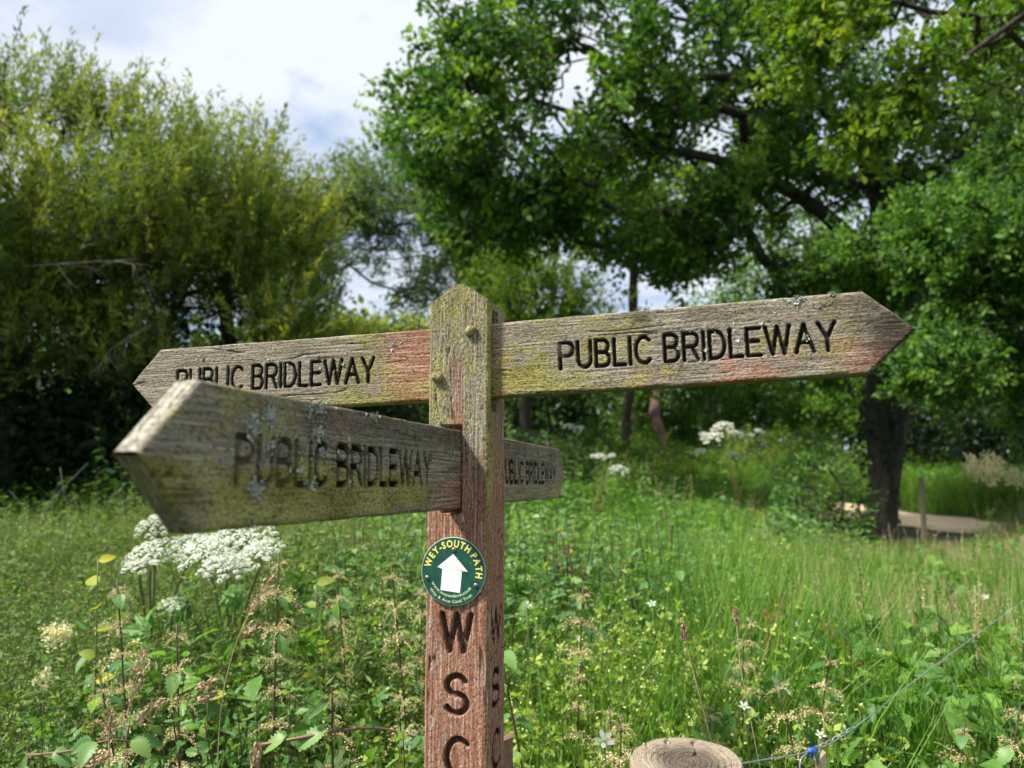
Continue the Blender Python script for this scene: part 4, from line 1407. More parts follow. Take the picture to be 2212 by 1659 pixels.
tree('shrub', 'yellow green shrub below the sparse willow, just above the left arm', (P(780, 940, 14)[0], 14.0), P(780, 760, 14),
     [(P(730, 735, 14), (0.9, 0.9, 0.5), 0.8), (P(660, 760, 14), (0.8, 0.9, 0.8), 0.6), (P(865, 755, 14), (0.9, 0.9, 0.55), 0.7), (P(800, 900, 13.6), (1.6, 0.9, 0.6), 0.6)],
     520, 34, 0.17, 0.10, KITE, 'sallow', 'bark', 0.06, 34, cat='shrub', gap=0.34, tint=(0.62, 0.2, 0.14))

# --- the big oak on the right
bo = P(1897, 1150, 13.0)
oak_base = np.array([bo[0], 13.0, 0])
OAK_KEEP = lambda p: np.ones(len(p), bool)
oak = tree('oak_tree', 'large dark oak on the right with a forked trunk and wide overhanging crown', (oak_base[0], 13.0), P(1905, 240, 13.4),
     [(P(1500, 190, 13.0), (3.4, 2.6, 2.3), 1.25), (P(1230, 260, 12.4), (2.2, 1.9, 1.9), 0.85), (P(1000, 290, 12.2), (1.05, 1.1, 0.95), 0.22), (P(1050, 450, 12.4), (0.65, 0.7, 0.75), 0.12), (P(1850, 180, 13.4), (3.2, 2.8, 2.6), 1.1),
      (P(1620, 420, 13.0), (2.0, 1.8, 0.9), 0.5), (P(1750, 560, 13.2), (1.1, 1.2, 0.6), 0.2), (P(2000, 480, 13.4), (2.4, 2.2, 1.2), 0.7), (P(1250, -100, 12.8), (2.4, 2.2, 1.6), 0.6), (P(1800, -260, 13.6), (4.2, 3.0, 2.6), 1.0), (P(2350, 150, 13.8), (2.8, 2.8, 3.0), 0.8),
      (P(900, 205, 12.0), (0.45, 0.5, 0.3), 0.03), (P(1160, 480, 12.6), (1.0, 1.0, 0.6), 0.14), (P(1330, 470, 12.6), (1.2, 1.0, 0.6), 0.14), (P(1480, 520, 12.8), (0.9, 0.9, 0.5), 0.08), (P(1000, 120, 12.2), (0.9, 0.9, 0.5), 0.1)],
     3100, 42, 0.25, 0.125, KITE, 'oak', 'dark_bark', 0.20, 41, 'shooty', up=0.1, shoot_len=0.60, cone=0.75, jit=0.60, gap=0.525, gap_scale=1.15, tint=(0.44, 0.32, 0.13), trunk_n=8, wig=0.03, rt=0.010,
     extra_trunks=[([(bo[0] + 0.10, 12.95, 0.3), P(1920, 1080, 12.95), P(1945, 900, 12.9), P(1965, 690, 12.9), P(2010, 480, 12.8), P(2120, 330, 12.7)], 0.17, 0.07),
                   ([P(1910, 640, 13.1), P(1800, 480, 13.0), P(1640, 380, 12.8), P(1480, 330, 12.6), P(1330, 330, 12.4)], 0.16, 0.05),
                   ([P(1915, 420, 13.2), P(1800, 250, 13.0), P(1680, 190, 12.8), P(1540, 165, 12.6), P(1380, 200, 12.5)], 0.17, 0.05)])
def ivy():
    r = np.random.default_rng(8)
    n = 900
    z = gz(bo[0], 13.0) + 0.2 + 4.6 * r.random(n) ** 1.3
    a = r.uniform(0, 2 * PI, n)
    xc = np.interp(z, [0.6, 1.6, 3.0, 4.6, 6], [bo[0], bo[0] + 0.05, bo[0] + 0.10, bo[0] + 0.12, bo[0] + 0.12])
    o = np.stack([np.cos(a), np.sin(a), np.zeros(n)], -1)
    keep = fbm(a * 1.2, z * 0.9, 15, 3) > 0.47
    p = np.stack([xc, np.full(n, 13.0), z], -1) + o * (0.24 + 0.12 * r.random(n))[:, None]
    p, o = p[keep], o[keep]
    mb = MB()
    V, F = place(*KITE, p, norm(r.normal(size=p.shape) * 0.5 - AZ), norm(o + r.normal(size=p.shape) * 0.4), 0.10 + 0.05 * r.random(len(p)))
    mb.add(V, F, np.repeat(r.random(len(p)), 4))
    mb.build('ivy', [M['dark_green']], oak, oak.location)['kind'] = 'stuff'


ivy()
# --- the brighter branches reaching in at upper right, from a tree standing to the right of the view
tree('ash_tree', 'bright green leafy boughs reaching in at the upper right corner', (7.4, 6.2), (6.6, 6.4, 5.6),
     [(P(1960, 120, 6.6), (0.95, 0.8, 0.62), 1.0), (P(1890, 230, 6.6), (0.45, 0.5, 0.35), 0.38), (P(2150, 60, 6.5), (0.9, 0.9, 0.8), 0.8), (P(1800, 40, 6.8), (0.5, 0.6, 0.35), 0.35), (P(2200, 260, 6.4), (0.5, 0.8, 0.45), 0.35),
      ((6.2, 6.4, 6.4), (2.0, 2.0, 1.8), 1.2)],
     1200, 22, 0.115, 0.075, LOBED, 'ash', 'dark_bark', 0.045, 42, 'shooty', up=-0.05, shoot_len=0.42, cone=0.7, jit=0.5, gap=0.52, gap_scale=1.5, flat=0.5, tint=(0.46, 0.28, 0.12), rt=0.006, droop=0.6)
# --- hanging foliage and the trunk at the right edge
bt = P(2192, 975, 11.5)
tree('field_maple', 'green maple at the right edge with low hanging leafy sprays', (8.9, 11.2), (8.7, 11.3, 5.5),
     [(P(2080, 520, 10.4), (0.9, 0.9, 0.75), 1.0), (P(2180, 640, 10.2), (0.8, 0.9, 0.9), 1.0), (P(1960, 640, 10.6), (0.75, 0.8, 0.45), 0.5), (P(2080, 770, 10.2), (0.75, 0.7, 0.45), 0.5), (P(2260, 840, 10.0), (0.7, 0.8, 0.5), 0.4),
      (P(2300, 430, 11.4), (1.6, 1.4, 1.4), 0.9), (P(1850, 560, 10.9), (0.5, 0.6, 0.35), 0.22)],
     1600, 34, 0.16, 0.085, KITE, 'wood_green', 'dark_bark', 0.12, 43, 'shooty', up=-0.15, shoot_len=0.45, cone=0.65, jit=0.45, gap=0.50, gap_scale=1.2, flat=0.5, tint=(0.58, 0.28, 0.12), droop=0.5)

# --- woodland behind the meadow, each tree and bush that can be told apart
BGT = [
    ('dark_bush', 'dark bush behind the far arm, at the foot of the willow', 'bush', 1180, 900, 20, 1.15, 0.85, 'dark_green', 'bark', 0.05, 0.45),
    ('alder_tree', 'drooping mid green tree whose reddish leaning trunk shows under the right arm', 'tree', 1420, 820, 24, 2.0, 1.6, 'wood_green', 'red_bark', 0.16, 0.5),
    ('birch_tree', 'thin pale trunked birch under the middle of the right arm', 'tree', 1545, 760, 26, 1.7, 1.8, 'wood_green', 'pale_bark', 0.10, 0.5),
    ('hazel_bush', 'leafy hazel bush under the right arm, left of the oak trunk', 'bush', 1700, 850, 27, 2.2, 1.3, 'wood_green', 'bark', 0.08, 0.6),
    ('hazel_bush', 'bright hazel bush close behind the left side of the oak trunk', 'bush', 1835, 800, 22, 1.5, 1.6, 'wood_green', 'bark', 0.08, 0.72),
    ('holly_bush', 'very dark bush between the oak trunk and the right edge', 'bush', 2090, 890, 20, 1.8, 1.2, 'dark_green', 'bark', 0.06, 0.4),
    ('hazel_bush', 'green hazel behind the multi stemmed birch, right of the oak trunk', 'bush', 2010, 740, 28, 2.4, 2.2, 'wood_green', 'bark', 0.10, 0.5),
    ('lime_tree', 'tall green tree filling the gap behind the right arm tip', 'tree', 1760, 600, 28, 3.2, 3.0, 'wood_green', 'bark', 0.22, 0.55),
    ('lime_tree', 'grey trunked tree behind the maple at the right edge', 'tree', 2190, 620, 22, 2.6, 2.9, 'wood_green', 'pale_bark', 0.20, 0.4),
    ('alder_tree', 'green tree low behind the post and the far arm', 'tree', 1000, 880, 24, 2.4, 1.6, 'wood_green', 'bark', 0.16, 0.6),
    ('alder_tree', 'green tree low behind the left arm and the yellow shrub', 'tree', 640, 860, 25, 3.0, 2.0, 'wood_green', 'bark', 0.16, 0.45),
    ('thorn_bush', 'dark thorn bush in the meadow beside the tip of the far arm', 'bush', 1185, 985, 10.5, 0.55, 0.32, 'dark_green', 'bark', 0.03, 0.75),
    ('willow_scrub', 'low round willow scrub left of the leaning trunk, above the far arm tip', 'bush', 1290, 960, 16.5, 0.75, 0.45, 'wood_green', 'bark', 0.02, 0.62),
    ('willow_scrub', 'bright low scrub under the right end of the PUBLIC lettering', 'bush', 1400, 990, 15, 0.7, 0.40, 'ash', 'bark', 0.02, 0.5),
    ('willow_scrub', 'yellow green low scrub in front of the far white umbels', 'bush', 1640, 965, 18, 1.0, 0.42, 'ash', 'bark', 0.02, 0.62),
    ('willow_scrub', 'dull green low scrub just left of the foot of the oak', 'bush', 1740, 980, 16, 0.7, 0.55, 'wood_green', 'bark', 0.02, 0.5),
    ('thorn_bush', 'grey green bush in the meadow at the foot of the oak', 'bush', 1790, 1050, 11.0, 0.55, 0.50, 'wood_green', 'bark', 0.03, 0.5),
]
for i, (nm, lb, ct, px, py, y, rx, rz, lm, bm, rt_, ti) in enumerate(BGT):
    c = P(px, py, y)
    small = y < 19 and rx < 1.05
    n = int(np.clip(95 * rx * rz, 90, 640))
    lean = {'alder_tree': -0.5}.get(nm, 0.0) if 'leaning' in lb else 0.0
    ex = ()
    if nm == 'birch_tree':
        ex = [([P(x0, 960, 24.5), P(x1, 890, 24.5), P(x2, 800, 24.6)], 0.055, 0.04) for x0, x1, x2 in ((1536, 1540, 1537), (1519, 1524, 1530), (1548, 1550, 1560))]
    if 'multi stemmed' in lb:
        ex = []
    g = float(gz(c[0], y))
    if 'leaning' in lb:
        lb0 = P(1428, 1000, 20.0)
        lean, y = lb0[0] - c[0], 20.0
    tree(nm, lb, (c[0] + lean, y + 0.2), c + np.array([0, 0, rz * 0.5]),
         [(c, (rx, max(0.8, rx * 0.7) if not small else rx * 0.8, rz), 1.0), (c + np.array([rx * 0.5, 0, -rz * 0.5]), (rx * 0.7, rx * 0.6, rz * 0.7), 0.5), (c + np.array([-rx * 0.55, 0.1, -rz * 0.6]), (rx * 0.7, rx * 0.6, rz * 0.7), 0.5)],
         n, 34, 0.10 if small else 0.24 * min(1.4, max(0.7, rx / 2)), 0.055 if small else 0.15, KITE, lm, bm, max(0.02, rt_), 60 + i, 'shooty', up=0.15, cone=0.75, jit=0.9, shoot_len=0.2 if small else 0.7, cat=ct, gap=0.30, gap_scale=0.7 if not small else 1.8,
         tint=(ti, 0.2, 0.15), extra_trunks=ex, wig=0.08)
# multi stemmed birch
bb = P(2000, 960, 22.5)
tree('birch_tree', 'pale multi stemmed birch standing right of the oak trunk', (bb[0], 22.6), P(2000, 640, 22.6),
     [(P(1990, 700, 22.6), (1.7, 1.3, 1.2), 1.0), (P(2080, 780, 22.6), (1.2, 1.1, 0.8), 0.5)], 360, 34, 0.2, 0.16, KITE, 'wood_green', 'pale_bark', 0.06, 90, 'shooty', up=0.1, shoot_len=0.6, cone=0.75, jit=0.7,
     extra_trunks=[([P(a, 985, 22.4), P(b, 900, 22.4), P(c_, 800, 22.4), P(d, 690, 22.4)], 0.085, 0.05) for a, b, c_, d in ((1985, 1972, 1962, 1950), (1997, 1990, 1984, 1978), (2006, 2008, 2012, 2020), (1990, 1980, 1976, 1966))], tint=(0.45, 0.2, 0.15))


def far_wood():
    r = np.random.default_rng(77)
    n = 1500
    x = r.uniform(-48, 60, n)
    y = 40 + 10 * r.random(n) + 0.004 * x * x
    g = gz(x, y)
    hmax = 4.2 + 3.0 * fbm(x * 0.16, x * 0 + 3, 9, 3)
    z = g + r.random(n) ** 0.8 * hmax
    mb = MB()
    c = np.stack([x, y, z], -1)
    leafy(mb, c, 46, 0.85, 0.42, KITE, r, flat=0.8, tint=(0.42, 0.26, 0.15))
    k = r.choice(n, 130)
    A = np.stack([x[k], y[k], g[k] - 0.2], -1)
    B = A + np.stack([r.normal(size=130) * 0.5, r.normal(size=130) * 0.3, 4 + 2 * r.random(130)], -1)
    mb.add(*cones(A, B, np.full(130, 0.16), np.full(130, 0.08), 5), mat=1)
    return tag(mb.build('far_woodland', [M['wood_green'], M['bark']]), kind='stuff')


far_wood()

# ------------------------------------------------------------------ meadow: uncountable cover, scattered with geometry nodes
def strips(roots, dirs, lens, width, r, segs=4, bend=0.5, tint=0.5):
    """grass blades as tapered strips"""
    n = len(roots)
    side = norm(np.cross(dirs, rand_dirs(n, 0, r)))
    out = norm(np.cross(side, dirs)) * np.sign(r.normal(size=(n, 1)))
    b = bend * (0.3 + r.random(n))
    V, k = [], segs + 1
    for s in range(k):
        t = s / segs
        c = roots + dirs * (lens * t)[:, None] + out * (b * lens * t * t)[:, None] - AZ * (0.35 * b * lens * t ** 3)[:, None]
        w = width * (1 - t ** 1.6) + 0.0003
        V += [c - side * (w if np.ndim(w) == 0 else w[:, None]), c + side * (w if np.ndim(w) == 0 else w[:, None])]
    V = np.stack(V, 1).reshape(-1, 3)
    base = np.arange(n)[:, None] * (2 * k)
    s = np.arange(segs)[None] * 2
    q = np.stack([base + s, base + s + 1, base + s + 3, base + s + 2], -1).reshape(-1, 4)
    return V, [q], np.repeat(np.broadcast_to(tint, (n,)), 2 * k)


SRC = bpy.data.collections.new('meadow_sources')          # the scattered meshes; not part of the scene itself
SETS = {}


def source(setname, mb, mats):
    c = SETS.get(setname)
    if c is None:
        c = SETS[setname] = bpy.data.collections.new(setname)
    nm = setname + '_%d' % len(c.objects)
    o = bpy.data.objects.new(nm, mb.mesh(nm, mats))
    c.objects.link(o)


def make_sources():
    for s in range(4):                                     # long grass
        r = np.random.default_rng(100 + s)
        n = 80
        roots = np.stack([r.normal(size=n) * 0.07, r.normal(size=n) * 0.07, np.zeros(n)], -1)
        mb = MB()
        V, F, t = strips(roots, norm(r.normal(size=(n, 3)) * 0.16 + AZ), 0.55 + 0.45 * r.random(n), 0.0020 + 0.0016 * r.random(n), r, 5, 0.35, np.clip(0.45 + 0.22 * r.normal(size=n), 0, 1))
        mb.add(V, F, t)
        source('set_grass', mb, [M['grass']])
    for s in range(4):                                     # dry, fine grass with seed heads
        r = np.random.default_rng(120 + s)
        n = 80
        roots = np.stack([r.normal(size=n) * 0.10, r.normal(size=n) * 0.08, np.zeros(n)], -1)
        mb = MB()
        V, F, t = strips(roots, norm(r.normal(size=(n, 3)) * 0.22 + AZ), 0.45 + 0.45 * r.random(n), 0.0017, r, 4, 0.5, np.clip(0.55 + 0.25 * r.normal(size=n), 0, 1))
        mb.add(V, F, t)
        k = 5
        d = norm(r.normal(size=(k, 3)) * 0.14 + AZ)
        A = np.stack([r.normal(size=k) * 0.07, r.normal(size=k) * 0.07, np.zeros(k)], -1)
        B = A + d * (0.75 + 0.3 * r.random(k))[:, None]
        mb.add(*cones(A, B, np.full(k, 0.0012), np.full(k, 0.0008), 3), mat=1)
        m = np.repeat(np.arange(k), 22)
        tt = r.random(len(m))
        pos = B[m] - d[m] * (tt * 0.13)[:, None] + r.normal(size=(len(m), 3)) * 0.005
        V, F = place(*KITE, pos, norm(d[m] + r.normal(size=(len(m), 3)) * 0.5), rand_dirs(len(m), 0, r), 0.008)
        mb.add(V, F, np.repeat(r.random(len(m)), 4), mat=2)
        source('set_dry', mb, [M['dry_grass'], M['straw'], M['seed']])
    for s in range(4):                                     # leafy stems (nettle and willowherb like)
        r = np.random.default_rng(140 + s)
        mb = MB()
        for _ in range(11):
            h = r.uniform(0.6, 1.0)
            b = np.array([r.normal() * 0.12, r.normal() * 0.12, 0])
            top = b + np.array([r.normal() * 0.12, r.normal() * 0.12, h])
            mb.add(*cones([b], [top], [0.003], [0.0015], 4), mat=1)
            nl = 14
            t = np.linspace(0.25, 1.0, nl)
            a0 = r.random() * 6
            pos, ax, sc = [], [], []
            for i, q in enumerate(t):
                for sd_ in (0, PI):
                    a = a0 + i * PI / 2 + sd_ + r.normal() * 0.3
                    pos.append(b + (top - b) * q)
                    ax.append((math.cos(a), math.sin(a), 0.35 - 0.9 * r.random() + (0.7 if q > 0.9 else 0)))
                    sc.append((0.060 if q < 0.75 else 0.060 - 0.14 * (q - 0.75)) * r.uniform(0.6, 1.25))
            V, F = place(*SER_LOW, np.array(pos), np.array(ax), norm(np.array([(r.normal() * 0.6, r.normal() * 0.6, 1) for _ in pos])), np.array(sc))
            mb.add(V, F, np.repeat(np.clip(0.5 + 0.2 * r.normal(size=len(pos)), 0, 1), len(SER_LOW[0])))
        source('set_herb', mb, [M['nettle'], M['stem']])
    for s in range(3):                                     # low broad leaves (bramble, hogweed, dock)
        r = np.random.default_rng(160 + s)
        mb = MB()
        n = 105
        pos = np.stack([r.normal(size=n) * 0.17, r.normal(size=n) * 0.17, 0.22 + 0.60 * r.random(n)], -1)
        ax = norm(pos * np.array([1, 1, 0]) + r.normal(size=(n, 3)) * 0.12)
        for T_, sel in ((PALM, np.arange(n) % 3 == 0), (SER_LOW, np.arange(n) % 3 == 1), (OVAL, np.arange(n) % 3 == 2)):
            V, F = place(*T_, pos[sel], ax[sel], norm(r.normal(size=(sel.sum(), 3)) * 0.6 + AZ), 0.036 + 0.040 * r.random(sel.sum()))
            mb.add(V, F, np.repeat(np.clip(0.5 + 0.22 * r.normal(size=sel.sum()), 0, 1), len(T_[0])))
        A = np.stack([pos[:, 0] * 0.2, pos[:, 1] * 0.2, np.zeros(n)], -1)
        mb.add(*cones(A, pos, np.full(n, 0.002), np.full(n, 0.0012), 3), mat=1)
        source('set_broad', mb, [M['herb'], M['green_stem']])
    for s in range(3):                                     # fresh light green cover of the mid meadow
        r = np.random.default_rng(170 + s)
        mb = MB()
        n = 170
        pos = np.stack([r.normal(size=n) * 0.2, r.normal(size=n) * 0.2, 0.25 + 0.6 * r.random(n)], -1)
        V, F = place(*OVAL, pos, norm(pos * np.array([1, 1, 0]) + r.normal(size=(n, 3)) * 0.15), norm(r.normal(size=(n, 3)) * 0.5 + AZ), 0.030 + 0.035 * r.random(n))
        mb.add(V, F, np.repeat(np.clip(0.5 + 0.22 * r.normal(size=n), 0, 1), len(OVAL[0])))
        nb = 50
        roots = np.stack([r.normal(size=nb) * 0.15, r.normal(size=nb) * 0.15, np.zeros(nb)], -1)
        V, F, t = strips(roots, norm(r.normal(size=(nb, 3)) * 0.15 + AZ), 0.65 + 0.4 * r.random(nb), 0.0032, r, 4, 0.3, np.clip(0.5 + 0.2 * r.normal(size=nb), 0, 1))
        mb.add(V, F, t, mat=1)
        source('set_fresh', mb, [M['herb_bright'], M['grass']])
    for s in range(4):                                     # cleavers / bedstraw: thread stems, whorls, pale dots
        r = np.random.default_rng(180 + s)
        mb = MB()
        pos, ax, fl = [], [], []
        for _ in range(16):
            b = np.array([r.normal() * 0.13, r.normal() * 0.13, r.uniform(0.1, 0.45)])
            d = norm(np.array([r.normal() * 0.35, r.normal() * 0.35, 1.0]))
            L = r.uniform(0.35, 0.6)
            t = np.linspace(0, 1, 9)[:, None]
            q = b + d * L * t + np.array([r.normal() * 0.10, r.normal() * 0.10, -0.05]) * t ** 2
            mb.add(*tube(q, 0.0011, 3, cap=False), mat=1)
            for p in q[1:]:
                a0 = r.random() * 6
                for k in range(5):
                    a = a0 + k * 2 * PI / 5
                    pos.append(p); ax.append((math.cos(a), math.sin(a), 0.3 + 0.7 * r.normal()))
                for _ in range(3):
                    fl.append(p + r.normal(size=3) * np.array([0.014, 0.014, 0.012]))
        pos, ax, fl = np.array(pos), np.array(ax), np.array(fl)
        V, F = place(*KITE, pos, ax, norm(r.normal(size=pos.shape) * 0.9 + AZ), 0.014 + 0.012 * r.random(len(pos)))
        mb.add(V, F, np.repeat(r.random(len(pos)), 4))
        V, F = place(*KITE, fl, rand_dirs(len(fl), 0.3, r), rand_dirs(len(fl), 0.5, r), 0.0065 + 0.004 * r.random(len(fl)), np.full(len(fl), 0.011))
        mb.add(V, F, np.repeat(r.random(len(fl)), 4), mat=2)
        source('set_cleavers', mb, [M['cleaver'], M['green_stem'], M['pale_flower']])


def fine_sources():
    for s in range(4):                                     # fine upright weeds with tiny narrow leaves
        r = np.random.default_rng(210 + s)
        mb = MB()
        pos, ax, tips = [], [], []
        for _ in range(34):
            b0 = np.array([r.normal() * 0.15, r.normal() * 0.15, 0.15])
            d = norm(np.array([r.normal() * 0.2, r.normal() * 0.2, 1.0]))
            L = r.uniform(0.45, 0.85)
            t = np.linspace(0, 1, 8)[:, None]
            q = b0 + d * L * t + np.array([r.normal() * 0.06, r.normal() * 0.06, 0]) * t ** 2
            mb.add(*tube(q, 0.0009, 3, cap=False), mat=1)
            for k in range(30):
                f = r.random() ** 0.7
                p = np.array([np.interp(f, t[:, 0], q[:, c]) for c in range(3)])
                a = r.random() * 6.283
                pos.append(p); ax.append((math.cos(a), math.sin(a), 0.9 * r.random()))
            tips.append(q[-1])
        pos, ax = np.array(pos), np.array(ax)
        V, F = place(*LANCE, pos, ax, norm(r.normal(size=pos.shape) * 0.8 + AZ), 0.018 + 0.022 * r.random(len(pos)))
        mb.add(V, F, np.repeat(np.clip(0.5 + 0.2 * r.normal(size=len(pos)), 0, 1), 4))
        tp = np.array(tips)[r.integers(0, len(tips), 120)] + r.normal(size=(120, 3)) * np.array([0.008, 0.008, 0.03])
        V, F = place(*KITE, tp, rand_dirs(120, 0.6, r), rand_dirs(120, 0, r), 0.007)
        mb.add(V, F, np.repeat(r.random(120), 4), mat=2)
        source('set_fine', mb, [M['fine_weed'], M['green_stem'], M['seed_green']])


make_sources()
fine_sources()


def scatter(name, setname, xy, height, zoff=0.0, seed=0, tilt=0.12, squash=None):
    r = np.random.default_rng(seed)
    n = len(xy)
    V = np.stack([xy[:, 0], xy[:, 1], gz(xy[:, 0], xy[:, 1]) + zoff], -1)
    me = bpy.data.meshes.new(name)
    me.vertices.add(n)
    me.vertices.foreach_set('co', V.astype(np.float32).ravel())
    rot = np.stack([r.normal(size=n) * tilt, r.normal(size=n) * tilt, r.random(n) * 6.283], -1)
    hs = height * (0.82 + 0.36 * r.random(n))
    ws = hs * (1.0 if squash is None else squash)
    sc = np.stack([ws, ws, hs], -1)
    for k, ty, a, fld in (('rot', 'FLOAT_VECTOR', rot, 'vector'), ('scl', 'FLOAT_VECTOR', sc, 'vector'), ('pick', 'INT', r.integers(0, len(SETS[setname].objects), n), 'value')):
        at = me.attributes.new(k, ty, 'POINT')
        at.data.foreach_set(fld, np.asarray(a, np.int32 if ty == 'INT' else np.float32).ravel())
    o = bpy.data.objects.new(name, me)
    COL.objects.link(o)
    ng = bpy.data.node_groups.new(name + '_scatter', 'GeometryNodeTree')
    ng.interface.new_socket('Geometry', in_out='INPUT', socket_type='NodeSocketGeometry')
    ng.interface.new_socket('Geometry', in_out='OUTPUT', socket_type='NodeSocketGeometry')
    N, L = ng.nodes, ng.links.new
    gi, go = N.new('NodeGroupInput'), N.new('NodeGroupOutput')
    ci = N.new('GeometryNodeCollectionInfo')
    ci.inputs['Collection'].default_value = SETS[setname]
    ci.inputs['Separate Children'].default_value = True
    ci.inputs['Reset Children'].default_value = True
    ip = N.new('GeometryNodeInstanceOnPoints')
    ip.inputs['Pick Instance'].default_value = True
    for key, dt, sock in (('pick', 'INT', 'Instance Index'), ('scl', 'FLOAT_VECTOR', 'Scale')):
        na = N.new('GeometryNodeInputNamedAttribute')
        na.data_type = dt
        na.inputs['Name'].default_value = key
        L(na.outputs['Attribute'], ip.inputs[sock])
    na = N.new('GeometryNodeInputNamedAttribute')
    na.data_type = 'FLOAT_VECTOR'
    na.inputs['Name'].default_value = 'rot'
    er = N.new('FunctionNodeEulerToRotation')
    L(na.outputs['Attribute'], er.inputs[0])
    L(er.outputs[0], ip.inputs['Rotation'])
    L(gi.outputs[0], ip.inputs['Points'])
    L(ci.outputs[0], ip.inputs['Instance'])
    L(ip.outputs[0], go.inputs[0])
    o.modifiers.new('scatter', 'NODES').node_group = ng
    return tag(o, kind='stuff')


def field(n, y0, y1, seed, half=0.78, extra=1.0, power=1.0):
    """points spread over the wedge the view covers (and a margin either side)"""
    r = np.random.default_rng(seed)
    y = (y0 ** (power + 1) + (y1 ** (power + 1) - y0 ** (power + 1)) * r.random(n)) ** (1 / (power + 1))
    x = (r.random(n) * 2 - 1) * (half * y + extra)
    return np.stack([x, y], -1)


def clear(xy, post=0.16):
    m = path_dist(xy[:, 0], xy[:, 1]) > 0.95 + 1.1 * fbm(xy[:, 0] * 1.3, xy[:, 1] * 1.3, 77, 2)
    m &= np.hypot(xy[:, 0] - PC[0], xy[:, 1] - PC[1]) > post
    m &= xy[:, 1] > 1.25
    return m


FAR_SIGHT = [(1338, 1018, 34, 11.5), (1302, 987, 30, 9.6), (1240, 924, 30, 15.0), (1560, 935, 50, 19.0), (1590, 986, 34, 14.5), (1505, 977, 30, 16.0), (1632, 936, 24, 20.0)]


def open_sight(xy, h):
    ok = np.ones(len(xy), bool)
    px = CX + F_PX * xy[:, 0] / xy[:, 1]
    top = gz(xy[:, 0], xy[:, 1]) + h * 1.05
    for sx, sy, rad, sy_ in FAR_SIGHT:
        slope = (ray(sx, sy + 16)[2] / ray(sx, sy + 16)[1])
        ok &= ~((np.abs(px - sx) < rad + 500 / xy[:, 1]) & (xy[:, 1] < sy_ + 0.3) & (top > CAM_H + slope * xy[:, 1]))
    return ok


def zone(xy, seed, scale=0.5):
    return fbm(xy[:, 0] * scale + 40, xy[:, 1] * scale + 40, seed, 3)


def rightness(xy):
    return xy[:, 0] / np.maximum(xy[:, 1], 0.5)


def hmap(xy):
    """how tall the cover stands"""
    q = rightness(xy)
    h = 1.02 - 0.30 * sstep(0.10, 0.55, q) * sstep(2.2, 4.5, xy[:, 1])
    h -= 0.12 * sstep(0.25, 0.45, q) * sstep(5.5, 8, xy[:, 1])
    h -= 0.06 * sstep(-0.1, -0.45, q)
    h *= 0.80 + 0.4 * zone(xy, 300, 0.9)
    h = h * (0.90 + 0.10 * sstep(1.4, 2.2, xy[:, 1]))
    # kept short towards the path
    lim = CAM_H - 0.056 * xy[:, 1] - gz(xy[:, 0], xy[:, 1])
    k = sstep(0.38, 0.44, q) * sstep(0.62, 0.57, q) * sstep(4.5, 6.0, xy[:, 1]) * (xy[:, 1] < 15.5)
    h = h * (1 + 0.9 * (zone(xy, 305, 0.45) - 0.5) * sstep(5, 9, xy[:, 1]))
    h = np.where((q > 0.3) & (xy[:, 1] > 16.5), 1.25, h)
    return np.where(k > 0, h * (1 - k) + k * np.clip(np.minimum(h, lim), 0.12, 2), h)


a = field(3000, 1.25, 6.5, 1, power=0.6)
a = a[clear(a)]
q, z1, z2 = rightness(a), zone(a, 301, 0.8), zone(a, 302, 1.1)
r0 = np.random.default_rng(9)
u = r0.random(len(a))
# where each kind of cover grows close by
zz = z2 + 0.16 * (u - 0.5)
yy = a[:, 1]
fin = (q < -0.20 + 0.5 * (z2 - 0.5)) & (yy > 2.2) & (r0.random(len(a)) < 0.72)
cle = ~fin & (z1 + 0.14 * (r0.random(len(a)) - 0.5) > 0.425) & (q < 0.34)
dry = ~fin & ~cle & (q > 0.20) & (zz < 0.47 + 0.14 * sstep(3, 4.5, yy))  # dry grass, made denser farther out to stand in for tree shade
her = ~fin & ~cle & ~dry & (zz < 0.53)
bro = ~fin & ~cle & ~dry & ~her & (u < 0.85)
scatter('fine_weeds', 'set_fine', a[fin], hmap(a[fin]) * 1.02, seed=21)
scatter('cleavers', 'set_cleavers', a[cle], hmap(a[cle]) * 0.98, seed=1)
scatter('dry_meadow_grass', 'set_dry', a[dry], hmap(a[dry]) * 0.92, seed=2)
scatter('leafy_undergrowth', 'set_herb', a[her], hmap(a[her]) * 0.98, seed=3)
scatter('broad_leaved_undergrowth', 'set_broad', a[bro], hmap(a[bro]) * 1.05, seed=4)
g1 = field(3300, 1.3, 6.5, 12, power=0.6)
g1 = g1[clear(g1)]
scatter('meadow_grass', 'set_grass', g1, hmap(g1) * (0.86 + 0.22 * sstep(-0.05, 0.25, rightness(g1))), seed=5)
r1 = np.random.default_rng(61)
u0 = np.stack([r1.uniform(-1.12, -0.74, 13), r1.uniform(2.45, 2.85, 13)], -1)
scatter('broad_leaved_undergrowth', 'set_broad', u0, np.full(13, 1.15), seed=31, tilt=0.08)
